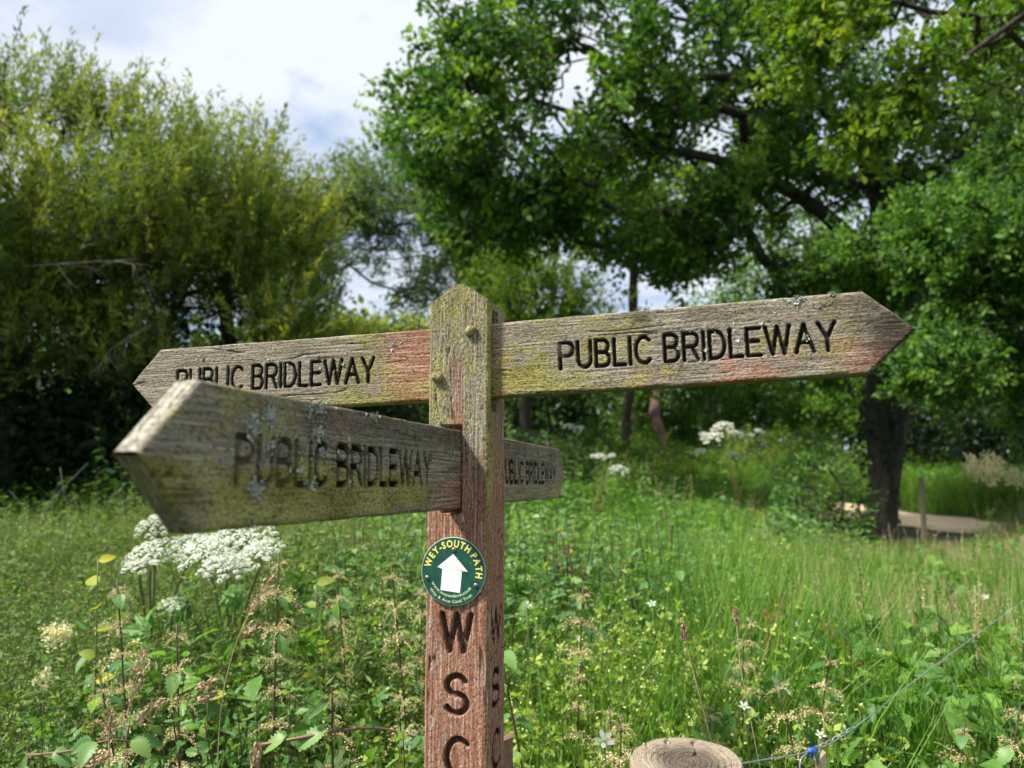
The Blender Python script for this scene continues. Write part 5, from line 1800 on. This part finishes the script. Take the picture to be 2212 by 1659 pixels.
# the middle distance
b = field(7500, 6.2, 30, 2, half=0.85, power=0.35)
b = b[clear(b)]
b = b[open_sight(b, hmap(b) * 1.05)]
q, z1 = rightness(b), zone(b, 303, 0.35)
u = r0.random(len(b))
fre = ((q < 0.36) | (b[:, 1] > 16)) & (u < 0.17 + 0.9 * (z1 - 0.4))
dry = ~fre & (q > 0.28) & (u < 0.75) & (b[:, 1] < 16)
gra = ~fre & ~dry & (u < 0.70)
bro = ~fre & ~dry & ~gra
scatter('fresh_green_cover', 'set_fresh', b[fre], hmap(b[fre]) * 0.88, seed=6, squash=1.3)
scatter('dry_meadow_grass', 'set_dry', b[dry], hmap(b[dry]) * 0.85, seed=7, squash=1.5)
scatter('meadow_grass', 'set_grass', b[gra], hmap(b[gra]) * 0.95, seed=8, squash=1.6)
scatter('broad_leaved_undergrowth', 'set_broad', b[bro], hmap(b[bro]) * 0.9, seed=9, squash=1.6)


w = field(1500, 7.0, 27, 5, half=0.8, power=0.5)
w = w[clear(w)]
w = w[(rightness(w) < 0.40) & (zone(w, 306, 0.30) > 0.44)]
w = w[open_sight(w, hmap(w) * 1.4)]
k = r0.random(len(w))
scatter('leafy_undergrowth', 'set_herb', w[k < 0.5], hmap(w[k < 0.5]) * 1.35, seed=14, squash=1.2)
scatter('fresh_green_cover', 'set_fresh', w[k >= 0.5], hmap(w[k >= 0.5]) * 1.25, seed=15, squash=1.3)
w = field(420, 5, 24, 6, half=0.8, power=0.3)
w = w[clear(w) & (zone(w, 307, 0.5) > 0.5)]
w = w[open_sight(w, hmap(w) * 1.3)]
scatter('dry_meadow_grass', 'set_dry', w, hmap(w) * 1.22, seed=16, squash=1.2)

# ------------------------------------------------------------------ plants that can be told apart
def to_mesh_obj(name, mb, mats):
    return mb.mesh(name, mats)


def tassel_mesh(seed, size=0.042):
    r = np.random.default_rng(seed)
    mb = MB()
    nb = 9
    for k in range(nb):
        a = k * 2 * PI / nb + r.normal() * 0.25
        L = size * r.uniform(0.65, 1.35)
        t = np.linspace(0, 1, 7)[:, None]
        out = np.array([math.cos(a), math.sin(a), 0])
        q = out * L * t + AZ * (0.55 * r.random() * L * np.sin(t * 2.2) - 0.95 * r.random() * L * t ** 2)
        q = q + np.cumsum(r.normal(size=q.shape) * 0.0011, axis=0)
        mb.add(*tube(q, np.linspace(0.0007, 0.0004, 7), 3, cap=False), tint=0.4)
        m = 40
        s = r.random(m) ** 0.8
        p = np.stack([np.interp(s, t[:, 0], q[:, c]) for c in range(3)], -1) + r.normal(size=(m, 3)) * 0.0026
        sub = r.random(m) < 0.4
        p[sub] += r.normal(size=(sub.sum(), 3)) * 0.0035
        V, F = place(*KITE, p, rand_dirs(m, -0.2, r), rand_dirs(m, 0.2, r), 0.0040 + 0.0030 * r.random(m), np.full(m, 0.0066))
        mb.add(V, F, np.repeat(r.random(m), 4))
    return mb.mesh('flower_tassel', [M['tassel']])


TASSELS = [tassel_mesh(s, 0.056) for s in range(5)]
LEAFM = []
for s in range(3):
    mb = MB()
    V, F = serrated(7, 0.33 + 0.04 * s, 0.2, 0.18 + 0.12 * s, 0.3)
    V = np.concatenate([V * np.array([1, 1, 1]) + np.array([0, 0.16, 0])])
    mb.add(V, F, tint=0.35 + 0.2 * s, smooth=True)
    mb.add(*cones([(0, 0, 0)], [(0, 0.17, 0)], [0.012], [0.010], 4), tint=0.4)
    LEAFM.append(mb.mesh('leaf', [M['nettle']]))


def child_mesh(name, me, parent, mtx):
    o = bpy.data.objects.new(name, me)
    COL.objects.link(o)
    o.parent = parent
    o.matrix_local = mtx
    return o


def basis(pos, ax, nr, s):
    ax = norm(np.asarray(ax, float)); sd_ = norm(np.cross(ax, nr)); n = np.cross(sd_, ax)
    m = Matrix(((sd_[0] * s, ax[0] * s, n[0] * s, pos[0]), (sd_[1] * s, ax[1] * s, n[1] * s, pos[1]), (sd_[2] * s, ax[2] * s, n[2] * s, pos[2]), (0, 0, 0, 1)))
    return m


NET_H = 1.4


def make_nettle(seed, flowers=True):
    r = np.random.default_rng(seed)
    t = thing('nettle', (0, 0, 0), 'stinging nettle', 'plant')
    zs = np.linspace(0, NET_H, 16)
    cur = np.stack([0.012 * np.sin(zs * 3 + seed), 0.012 * np.cos(zs * 2.3 + seed), zs], -1)
    cur[:, :2] -= cur[0, :2]
    mb = MB()
    rad = np.interp(zs, [0, NET_H], [0.0052, 0.0022])
    mb.add(*tube(cur, rad, 7), smooth=True)
    nodes = np.arange(0.38, NET_H - 0.01, 0.082)
    for nz in nodes:
        c = np.array([np.interp(nz, zs, cur[:, k]) for k in range(3)])
        rr = np.interp(nz, zs, rad)
        mb.add(*tube([c - AZ * 0.006, c, c + AZ * 0.006], [rr * 1.0, rr * 1.45, rr * 1.0], 7, cap=False), smooth=True)
    mb.build('stem', [M['stem']], t)
    for i, nz in enumerate(nodes):
        c = np.array([np.interp(nz, zs, cur[:, k]) for k in range(3)])
        f = (nz - 0.38) / (NET_H - 0.38)
        a0 = i * PI / 2 + r.normal() * 0.2
        if f > 0.50 and flowers:
            child_mesh('flower_tassel', TASSELS[r.integers(5)], t, basis(c, (math.cos(a0), math.sin(a0), 0), AZ, r.uniform(0.75, 1.25) * (1.0 if f < 0.9 else 0.7)))
        if f < 0.55 or r.random() < 0.35 or not flowers:
            for sd_ in (0, PI):
                if r.random() < 0.12:
                    continue
                a = a0 + sd_
                s = r.uniform(0.075, 0.115) * (1 if f < 0.6 else 0.55)
                child_mesh('leaf', LEAFM[r.integers(3)], t, basis(c, (math.cos(a), math.sin(a), r.uniform(-1.1, 0.0)), norm(np.array([r.normal() * 0.3, r.normal() * 0.3, 1])), s))
    return t


NETS = [make_nettle(s) for s in (1, 2, 3)] + [make_nettle(4, False)]
NET_USED = [False] * 4


def put_nettle(kind, top, bottom_dir, label, group=None, rz=0.0):
    """stand a nettle so that its tip is at top and it leans along bottom_dir"""
    if NET_USED[kind]:
        o = copy_tree(NETS[kind])
    else:
        o = NETS[kind]
        NET_USED[kind] = True
    d = norm(np.asarray(bottom_dir, float))
    k = 1.0
    for _ in range(3):
        p = top + d * k
        k += (p[2] - float(gz(p[0], p[1]))) / max(0.2, -d[2])
    base = top + d * k
    o.location = tuple(base)
    q = Vector(-d).to_track_quat('Z', 'Y')
    o.rotation_mode = 'QUATERNION'
    o.rotation_quaternion = q @ Matrix.Rotation(rz, 3, 'Z').to_quaternion()
    s = k / NET_H
    o.scale = (min(1.15, max(0.85, s)),) * 2 + (s,)
    tag(o, label, 'nettle', group)
    return o


NETTLES = [
    (0, 255, 1252, 287, 2.00, 'tall seeding nettle, leftmost of the three in front of the white umbels'),
    (1, 384, 1348, 404, 1.90, 'seeding nettle between the tall left one and the one under the near arm'),
    (2, 611, 1195, 604, 2.10, 'tallest seeding nettle, rising past the right edge of the white umbels'),
    (0, 200, 1474, 229, 1.80, 'short seeding nettle low at the left beside a pale grass head'),
    (1, 717, 1222, 742, 2.40, 'slim seeding nettle under the middle of the near arm'),
    (2, 826, 1226, 872, 2.10, 'leaning seeding nettle just left of the green badge'),
    (0, 738, 1480, 742, 1.75, 'short thick seeding nettle at the bottom, left of the post'),
    (1, 905, 1262, 893, 2.50, 'seeding nettle half hidden behind the left edge of the post below the badge'),
    (3, 1098, 1370, 1152, 1.85, 'leafy dark stemmed nettle touching the right side of the post'),
    (2, 1267, 1268, 1258, 2.20, 'tall seeding nettle standing alone right of the post'),
    (0, 1590, 1366, 1583, 2.30, 'seeding nettle above the round post top, left one of a close pair'),
    (1, 1614, 1328, 1604, 2.45, 'paler seeding nettle above the round post top, right one of a close pair'),
    (2, 1698, 1460, 1742, 1.90, 'seeding nettle just left of the blue wire joiner'),
    (0, 1812, 1410, 1772, 2.10, 'tan seeding nettle leaning behind the blue wire joiner'),
    (1, 1546, 1524, 1540, 1.95, 'short seeding nettle rising right behind the round post top'),
    (2, 1362, 1548, 1355, 1.80, 'short seeding nettle left of the round post top by the white flower'),
    (0, 2082, 1562, 2072, 1.90, 'short seeding nettle at the bottom right below the wire'),
    (1, 2204, 1520, 2190, 1.80, 'seeding nettle cut by the right edge of the picture'),
    (2, 1322, 1520, 1330, 2.05, 'faint seeding nettle behind the white flower right of the post'),
]
for i, (k, px, py, pb, y, lb) in enumerate(NETTLES):
    t_ = P(px, py, y)
    b_ = P(pb, 1659, y)
    put_nettle(k, t_, b_ - t_, lb, 'seeding nettles in front of the meadow', rz=i * 1.3)

# ---- white umbels of hogweed
def umbel_mesh(seed, n_ray=38, n_flo=30, fs=0.058):
    r = np.random.default_rng(seed)
    mb = MB()
    fp, fn, ft = [], [], []
    for k in range(n_ray):
        rr = math.sqrt((k + 0.5) / n_ray)
        a = k * 2.39996 + r.normal() * 0.12
        c = np.array([math.cos(a) * rr, math.sin(a) * rr, 0.42 * (1 - rr * rr) + r.normal() * 0.02])
        mb.add(*tube([(0, 0, -0.45), c * np.array([0.6, 0.6, 1]) + np.array([0, 0, -0.2]), c - AZ * 0.03], 0.008, 3, cap=False), mat=1)
        m = n_flo
        q = np.sqrt(r.random(m))
        b = r.random(m) * 6.283
        s = 0.165 * (1.12 - 0.25 * rr)
        o = np.stack([np.cos(b) * q * s, np.sin(b) * q * s, 0.09 * (1 - q * q) + r.normal(size=m) * 0.006], -1)
        fp.append(c + o)
        fn.append(norm(o * 2 + np.array([c[0] * 0.3, c[1] * 0.3, 0.35]) + r.normal(size=(m, 3)) * 0.12))
        ft.append(np.clip(0.65 + 0.25 * r.normal(size=m), 0, 1))
    fp, fn, ft = np.concatenate(fp), np.concatenate(fn), np.concatenate(ft)
    th = np.linspace(0, 2 * PI, 9)[:-1]
    rad = np.where(np.arange(8) % 2 == 0, 1.0, 0.62)
    T = (np.concatenate([np.stack([np.cos(th) * rad, np.sin(th) * rad, np.zeros(8) - 0.1], -1), [[0, 0, 0.15]]]) * 0.5, [np.array([(k, (k + 1) % 8, 8) for k in range(8)])])
    V, F = place(T[0], T[1], fp, norm(np.cross(fn, r.normal(size=fn.shape))), fn, fs)
    mb.add(V, F, np.repeat(ft, 9))
    return mb.mesh('umbel', [M['white_flower'], M['green_stem']])


UMB = [umbel_mesh(s) for s in (1, 2, 3)]
UMB_FAR = umbel_mesh(9, 26, 14, 0.12)
mb = MB()
V, F = palm_leaf(5)
mb.add(V, F, 0.6)
HOG_LEAF = mb.mesh('leaf', [M['herb_bright']])


def hogweed(y, heads, label, seed, group='white umbel plants in the meadow', far=False, leaves=9):
    r = np.random.default_rng(seed)
    cs = [P(px, py, y + dy) for px, py, rad, dy, fl in heads]
    bx = np.mean([c[0] for c in cs])
    base = np.array([bx, y, float(gz(bx, y))])
    t = thing('hogweed', base, label, 'flower', group)
    mb = MB()
    fork = base * 0.35 + np.mean(cs, axis=0) * 0.65
    fork[:2] = fork[:2] * 0.5 + base[:2] * 0.5
    s = 0.011 if not far else 0.015
    mb.add(*tube(catmull([base, (base + fork) / 2 + r.normal(size=3) * 0.01, fork], 5), s, 7), smooth=True)
    for (px, py, rad, dy, fl), c in zip(heads, cs):
        R = rad / F_PX * y * (1.0 if far else 1.0)
        lo = c - AZ * R * 0.45
        mb.add(*tube(catmull([fork, (fork + lo) / 2 + AZ * 0.03, lo], 5), s * 0.55, 6), smooth=True)
        n = norm(np.array([r.normal() * 0.14, -0.55 + r.normal() * 0.12, 1.0]))
        m = basis(c, norm(np.cross(n, [1, 0.2, 0])), n, R)
        m = Matrix.Translation(-Vector(base)) @ m @ Matrix.Diagonal((1, 1, fl, 1))
        child_mesh('umbel', UMB_FAR if far else UMB[r.integers(3)], t, m)
    mb.build('stem', [M['green_stem']], t, base)
    for k in range(leaves):
        a = k * 2.4 + r.random()
        c = base * (1 - 0.3 - 0.5 * k / leaves) + fork * (0.3 + 0.5 * k / leaves)
        child_mesh('leaf', HOG_LEAF, t, Matrix.Translation(-Vector(base)) @ basis(c, (math.cos(a), math.sin(a), 0.35), AZ, r.uniform(0.18, 0.3)))
    return t


hogweed(2.9, [(338, 1142, 46, 0.10, 1.25), (325, 1202, 60, 0.0, 0.9), (300, 1222, 34, -0.05, 0.8), (410, 1186, 58, 0.12, 0.8)], 'white flowering hogweed under the tip of the near arm', 3)
hogweed(2.85, [(455, 1202, 66, 0.0, 0.9), (520, 1168, 78, 0.15, 0.8), (562, 1196, 52, 0.0, 0.8), (490, 1226, 50, -0.1, 0.8)], 'white flowering hogweed under the middle of the near arm, beside the tall nettle', 4)
hogweed(2.7, [(372, 1306, 30, 0, 0.6)], 'low hogweed with one small loose white umbel below the big ones', 5, leaves=3)
FAR_HOG = [
    (11.5, [(1338, 1018, 22, 0, 1.2)], 'single white umbel in the meadow right of the far arm'),
    (9.6, [(1300, 987, 14, 0, 0.8), (1283, 985, 8, 0, 0.8), (1322, 984, 9, 0.2, 0.8)], 'trio of small white umbels near the leaning reddish trunk'),
    (15.0, [(1228, 922, 16, 0, 0.8), (1250, 926, 14, 0, 0.8)], 'white umbels in front of the dark bush behind the far arm'),
    (19.0, [(1562, 928, 26, 0, 1.3), (1540, 946, 26, 0, 0.8), (1524, 940, 14, 0, 0.8), (1590, 938, 18, 0.2, 0.8)], 'largest far clump of white umbels under the middle of the right arm'),
    (14.5, [(1584, 984, 18, 0, 0.8), (1612, 988, 8, 0, 0.8)], 'white umbel below the largest far clump'),
    (16.0, [(1513, 976, 14, 0, 0.7), (1488, 978, 8, 0, 0.7)], 'small pale umbel left of the white one below the far clump'),
    (20.0, [(1640, 932, 12, 0, 0.8), (1622, 940, 9, 0, 0.8)], 'tiny white umbels right of the largest far clump'),
]
for i, (y, hd, lb) in enumerate(FAR_HOG):
    hogweed(y, hd, lb, 20 + i, far=True, leaves=3)


# ---- cream meadowsweet
def cream(y, px, py, rad, label, seed, heads=1):
    r = np.random.default_rng(seed)
    c = P(px, py, y)
    base = np.array([c[0] + 0.03, y, float(gz(c[0], y))])
    t = thing('meadowsweet', base, label, 'flower', 'cream meadowsweet plants')
    R = rad / F_PX * y
    mb = MB()
    mb.add(*tube(catmull([base, (base + c) / 2 + np.array([0.01, 0, 0]), c - AZ * R], 5), 0.003, 5), smooth=True)
    mb.build('stem', [M['green_stem']], t, base)
    mb = MB()
    n = 420
    k = r.integers(0, 7, n)
    cc = r.normal(size=(7, 3)) * np.array([0.45, 0.4, 0.55])
    p = c + (cc[k] + r.normal(size=(n, 3)) * 0.24) * R
    V, F = place(*KITE, p, rand_dirs(n, 0.2, r), rand_dirs(n, 0.5, r), R * 0.20, np.full(n, R * 0.32))
    mb.add(V, F, np.repeat(r.random(n), 4))
    mb.build('flower_head', [M['cream_flower']], t, base)['kind'] = 'stuff'


cream(2.6, 131, 1362, 34, 'cream meadowsweet head standing out at the far left of the meadow', 1)
cream(2.5, 96, 1466, 15, 'small cream meadowsweet head low at the far left edge', 2)
for i, (px, py, rad, y, lb) in enumerate(((2098, 1012, 30, 12.5, 'left one of the cream flower clumps beyond the dirt path'), (2140, 1002, 30, 13.0, 'middle cream flower clump beyond the dirt path'),
                                          (2190, 1030, 26, 11.5, 'cream flower clump at the right edge beyond the dirt path'))):
    cream(y, px, py, rad, lb, 10 + i)


# ---- seeding grass stalks
def seed_stalk(y, pts, heads, label, width=0.0011):
    q = catmull([P(a, b, y) for a, b in pts], 8)
    low = q[0]
    g = float(gz(low[0], y))
    k = low + (low - q[2]) / max(1e-3, (q[2] - low)[2]) * (low[2] - g)
    base = np.array([k[0], k[1], g])
    t = thing('grass_stalk', base, label, 'grass stalk', 'seeding grass stalks')
    mb = MB()
    mb.add(*tube(np.concatenate([[base], q]), width, 5), smooth=True)
    mb.build('stem', [M['straw']], t, base)
    r = np.random.default_rng(int(pts[0][0]))
    for (a, b, c, d, w) in heads:
        A, B = P(a, b, y), P(c, d, y)
        n = 150
        s = r.random(n)
        W = w / F_PX * y * np.sin(np.clip(s * 0.9 + 0.08, 0, 1) * PI) ** 0.6
        p = A + (B - A) * s[:, None] + r.normal(size=(n, 3)) * (W * 0.5)[:, None]
        mb = MB()
        V, F = place(*KITE, p, norm(norm(B - A) + r.normal(size=(n, 3)) * 0.35), rand_dirs(n, 0, r), 0.010, np.full(n, 0.008))
        mb.add(V, F, np.repeat(r.random(n), 4))
        mb.build('seed_head', [M['seed']], t, base)


seed_stalk(1.70, [(470, 1640), (480, 1510), (510, 1390), (555, 1295), (588, 1245)], [(540, 1328, 585, 1250, 17), (528, 1378, 556, 1350, 12), (470, 1470, 430, 1485, 10), (470, 1495, 435, 1512, 9)], 'tan grass stalk with knotty heads crossing in front of the umbels')
seed_stalk(1.72, [(268, 1659), (272, 1600), (280, 1520), (310, 1420)], [(279, 1522, 312, 1402, 18), (290, 1560, 345, 1512, 12)], 'drooping tan grass head beside the leftmost tall nettle')
seed_stalk(1.65, [(90, 1690), (150, 1664), (215, 1640), (240, 1630)], [(160, 1665, 230, 1632, 13)], 'tan grass head lying low at the bottom left')
seed_stalk(1.66, [(235, 1659), (236, 1560), (232, 1510)], [(236, 1600, 233, 1540, 12)], 'straight dry grass blade near the short left nettle', 0.0016)
seed_stalk(1.72, [(2020 - 463, 1700), (1536, 1600), (1500, 1460), (1475, 1360)], [(1480, 1385, 1474, 1350, 6)], 'thin straw stalk leaning left above the round post top')
seed_stalk(1.9, [(1640, 1650), (1615, 1520), (1600, 1440), (1590, 1330)], [(1592, 1350, 1588, 1318, 6)], 'thin straw stalk behind the round post top beside the nettle pair')
seed_stalk(1.66, [(540, 1670), (552, 1640), (556, 1610)], [(545, 1659, 556, 1612, 12)], 'short brown grass head at the bottom edge left of the post')


# ---- rusty docks
def dock(y, px, py, label, seed):
    r = np.random.default_rng(seed)
    c = P(px, py, y)
    g = float(gz(c[0], y))
    base = np.array([c[0], y, g])
    t = thing('dock', base, label, 'plant', 'rusty docks in seed')
    H = c[2] - g
    mb = MB()
    top = c
    mb.add(*tube([base, (base + top) / 2, top], [0.004, 0.003, 0.0015], 5), smooth=True)
    tips = []
    for k in range(7):
        s = 0.5 + 0.07 * k
        a = r.random() * 6.28
        p0 = base + (top - base) * s
        p1 = p0 + np.array([math.cos(a) * 0.09, math.sin(a) * 0.09, 0.16])
        mb.add(*tube([p0, p1], 0.0014, 4), smooth=True)
        tips.append((p0, p1))
    mb.build('stem', [M['stem']], t, base)
    tips.append((base + (top - base) * 0.75, top))
    mb = MB()
    for p0, p1 in tips:
        n = 70
        s = 0.2 + 0.8 * r.random(n)
        p = p0 + (p1 - p0) * s[:, None] + r.normal(size=(n, 3)) * 0.007
        V, F = place(*KITE, p, rand_dirs(n, 0, r), rand_dirs(n, 0, r), 0.010, np.full(n, 0.012))
        mb.add(V, F, np.repeat(r.random(n), 4))
    mb.build('seed_head', [M['rust']], t, base)['kind'] = 'stuff'


for i, (y, px, py, lb) in enumerate(((3.2, 2275 - 30, 1400, 'rusty dock at the far right edge of the meadow'), (3.0, 1660, 1330, 'rusty dock behind the close pair of nettles'), (2.9, 1835, 1400, 'rusty dock behind the leaning tan nettle'),
                                     (3.1, 1710, 1420, 'rusty dock between the nettle pair and the leaning tan nettle'), (3.4, 1230, 1180, 'thin rusty dock by the post below the far arm'), (9.0, 1290, 1062, 'rusty dock spike standing in the mid meadow'), (10.5, 1585, 1005, 'rusty dock in the middle distance below the far white umbels'))):
    dock(y, px, py, lb, 50 + i)


# ---- bramble canes, bramble blossom, bindweed-like shoot
def cane(pts, y, rad, label, leaves=6, seed=0):
    r = np.random.default_rng(seed)
    q = catmull([P(a, b, y + dy) for a, b, dy in pts], 8)
    t = thing('bramble', (q[0][0], q[0][1], float(gz(q[0][0], q[0][1]))), label, 'bramble', 'arching bramble canes')
    o = np.array(t.location)
    root = np.array([q[0][0], q[0][1], o[2]])
    mb = MB()
    mb.add(*tube(catmull([root, q[0] * 0.9 + root * 0.1, q[1]], 5), rad, 6), smooth=True)
    mb.add(*tube(q, np.linspace(rad, rad * 0.6, len(q)), 7), smooth=True)
    k = r.integers(2, len(q), 26)
    d = rand_dirs(26, 0, r)
    mb.add(*cones(q[k], q[k] + d * rad * 2.6, np.full(26, rad * 0.5), np.full(26, rad * 0.05), 4))
    mb.build('stem', [M['bramble']], t, o)
    for i in range(leaves):
        c = q[int((i + 0.7) / leaves * (len(q) - 1))]
        a = r.random() * 6.28
        for da in (-0.9, 0, 0.9):
            child_mesh('leaf', LEAFM[r.integers(3)], t, Matrix.Translation(-t.location) @ basis(c + AZ * 0.01, (math.cos(a + da), math.sin(a + da), -0.35), norm(np.array([r.normal() * 0.4, -0.8, 0.8])), r.uniform(0.035, 0.06)))


cane([(560, 1610, 0.0), (660, 1592, 0.0), (740, 1578, 0.02), (830, 1575, 0.05), (960, 1612, 0.10)], 1.72, 0.0042, 'red bramble cane running across at the bottom left of the post', 4, 1)
cane([(60, 1632, 0.1), (150, 1622, 0.0), (235, 1600, 0.0), (310, 1606, 0.05)], 1.70, 0.0030, 'brown bramble cane low in the bottom left corner', 3, 2)


def blossom(px, py, y, rad, label, seed):
    r = np.random.default_rng(seed)
    c = P(px, py, y)
    g = float(gz(c[0], y))
    base = np.array([c[0] + 0.02, y, g])
    t = thing('bramble_flower', base, label, 'flower', 'white bramble flowers')
    mb = MB()
    mb.add(*tube(catmull([base, (base + c) / 2 + np.array([0.02, 0, 0]), c], 5), 0.0016, 5), smooth=True)
    mb.build('stem', [M['green_stem']], t, base)
    R = 0.8 * rad / F_PX * y
    n = norm(np.array([r.normal() * 0.35, -0.55, 0.75]))
    e1 = norm(np.cross(n, [0, 0, 1.0])); e2 = np.cross(n, e1)
    mb = MB()
    for k in range(5):
        a = k * 2 * PI / 5 + r.normal() * 0.1
        ax = math.cos(a) * e1 + math.sin(a) * e2
        V, F = place(simple_leaf(4, 0.40, -0.15, 0.2, 0.9)[0], simple_leaf(4, 0.40, -0.15, 0.2, 0.9)[1], c[None] + ax * R * 0.12, ax[None] + n * 0.15, n[None], R)
        mb.add(V, F, r.random(), smooth=True)
    p = c + n * R * 0.22 + r.normal(size=(60, 3)) * R * 0.13
    V, F = place(*KITE, p, rand_dirs(60, 0, r), rand_dirs(60, 0, r), R * 0.12, np.full(60, R * 0.16))
    mb.add(V, F, 0.2, mat=1)
    mb.build('petals', [M['white_flower'], M['cream_flower']], t, base)


for i, (px, py, y, rad, lb) in enumerate(((1305, 1600, 1.62, 27, 'largest white bramble flower, left of the round post top'), (1607, 1526, 2.0, 15, 'white bramble flower behind the round post top'),
                                          (1772, 1598 - 10, 1.9, 14, 'white bramble flower just above the blue wire joiner'), (1137, 1306, 2.4, 14, 'white flower close to the right side of the post'),
                                          (1408, 1305, 3.0, 12, 'white flower in the meadow right of the tall lone nettle'), (2128, 1290, 4.2, 10, 'small white flower at upper right by the wire'),
                                          (1250, 1380, 2.4, 10, 'small white flower left of the tall lone nettle'), (1718, 1100 + 250, 3.2, 9, 'small white flower in the grass above the leaning tan nettle'))):
    blossom(px, py, y, rad, lb, i)


def shoot(px, py, y, label, leaves, seed, big=0.07):
    r = np.random.default_rng(seed)
    c = P(px, py, y)
    base = np.array([c[0] + 0.02, y, float(gz(c[0], y))])
    t = thing('leafy_shoot', base, label, 'plant')
    q = catmull([base, (base + c) / 2 + np.array([0.015, 0, 0]), c], 8)
    mb = MB()
    mb.add(*tube(q, np.linspace(0.004, 0.002, len(q)), 6), smooth=True)
    mb.build('stem', [M['green_stem']], t, base)
    for i in range(leaves):
        s = 1 - 0.42 * i / leaves
        p = np.array([np.interp(s, np.linspace(0, 1, len(q)), q[:, k]) for k in range(3)])
        a = i * 2.4 + r.random() * 0.5
        mb = MB()
        T = simple_leaf(5, 0.36, 0.2, 0.25, 0.5)
        V, F = place(T[0], T[1], p[None], np.array([(math.cos(a), math.sin(a), 0.35)]), norm(np.array([(r.normal() * 0.3, -0.9, 0.7)])), big * r.uniform(0.7, 1.15))
        mb.add(V, F, r.uniform(0.2, 1), smooth=True)
        mb.build('leaf', [M['yellow_leaf']], t, base)


shoot(212, 1212, 2.35, 'shoot with round yellow green leaves left of the white umbels', 8, 1, 0.062)
shoot(683, 1262, 2.5, 'shoot with yellow leaves beside the tallest nettle', 7, 2, 0.055)
shoot(448, 1508, 2.1, 'small yellow leaved shoot low between two seeding nettles', 5, 3, 0.045)
shoot(1965 - 40, 1225, 5.5, 'yellow green shoot in the dry grass below the oak', 8, 4, 0.09)

for k in range(4):
    if not NET_USED[k]:
        for ch in list(NETS[k].children):
            bpy.data.objects.remove(ch)
        bpy.data.objects.remove(NETS[k])
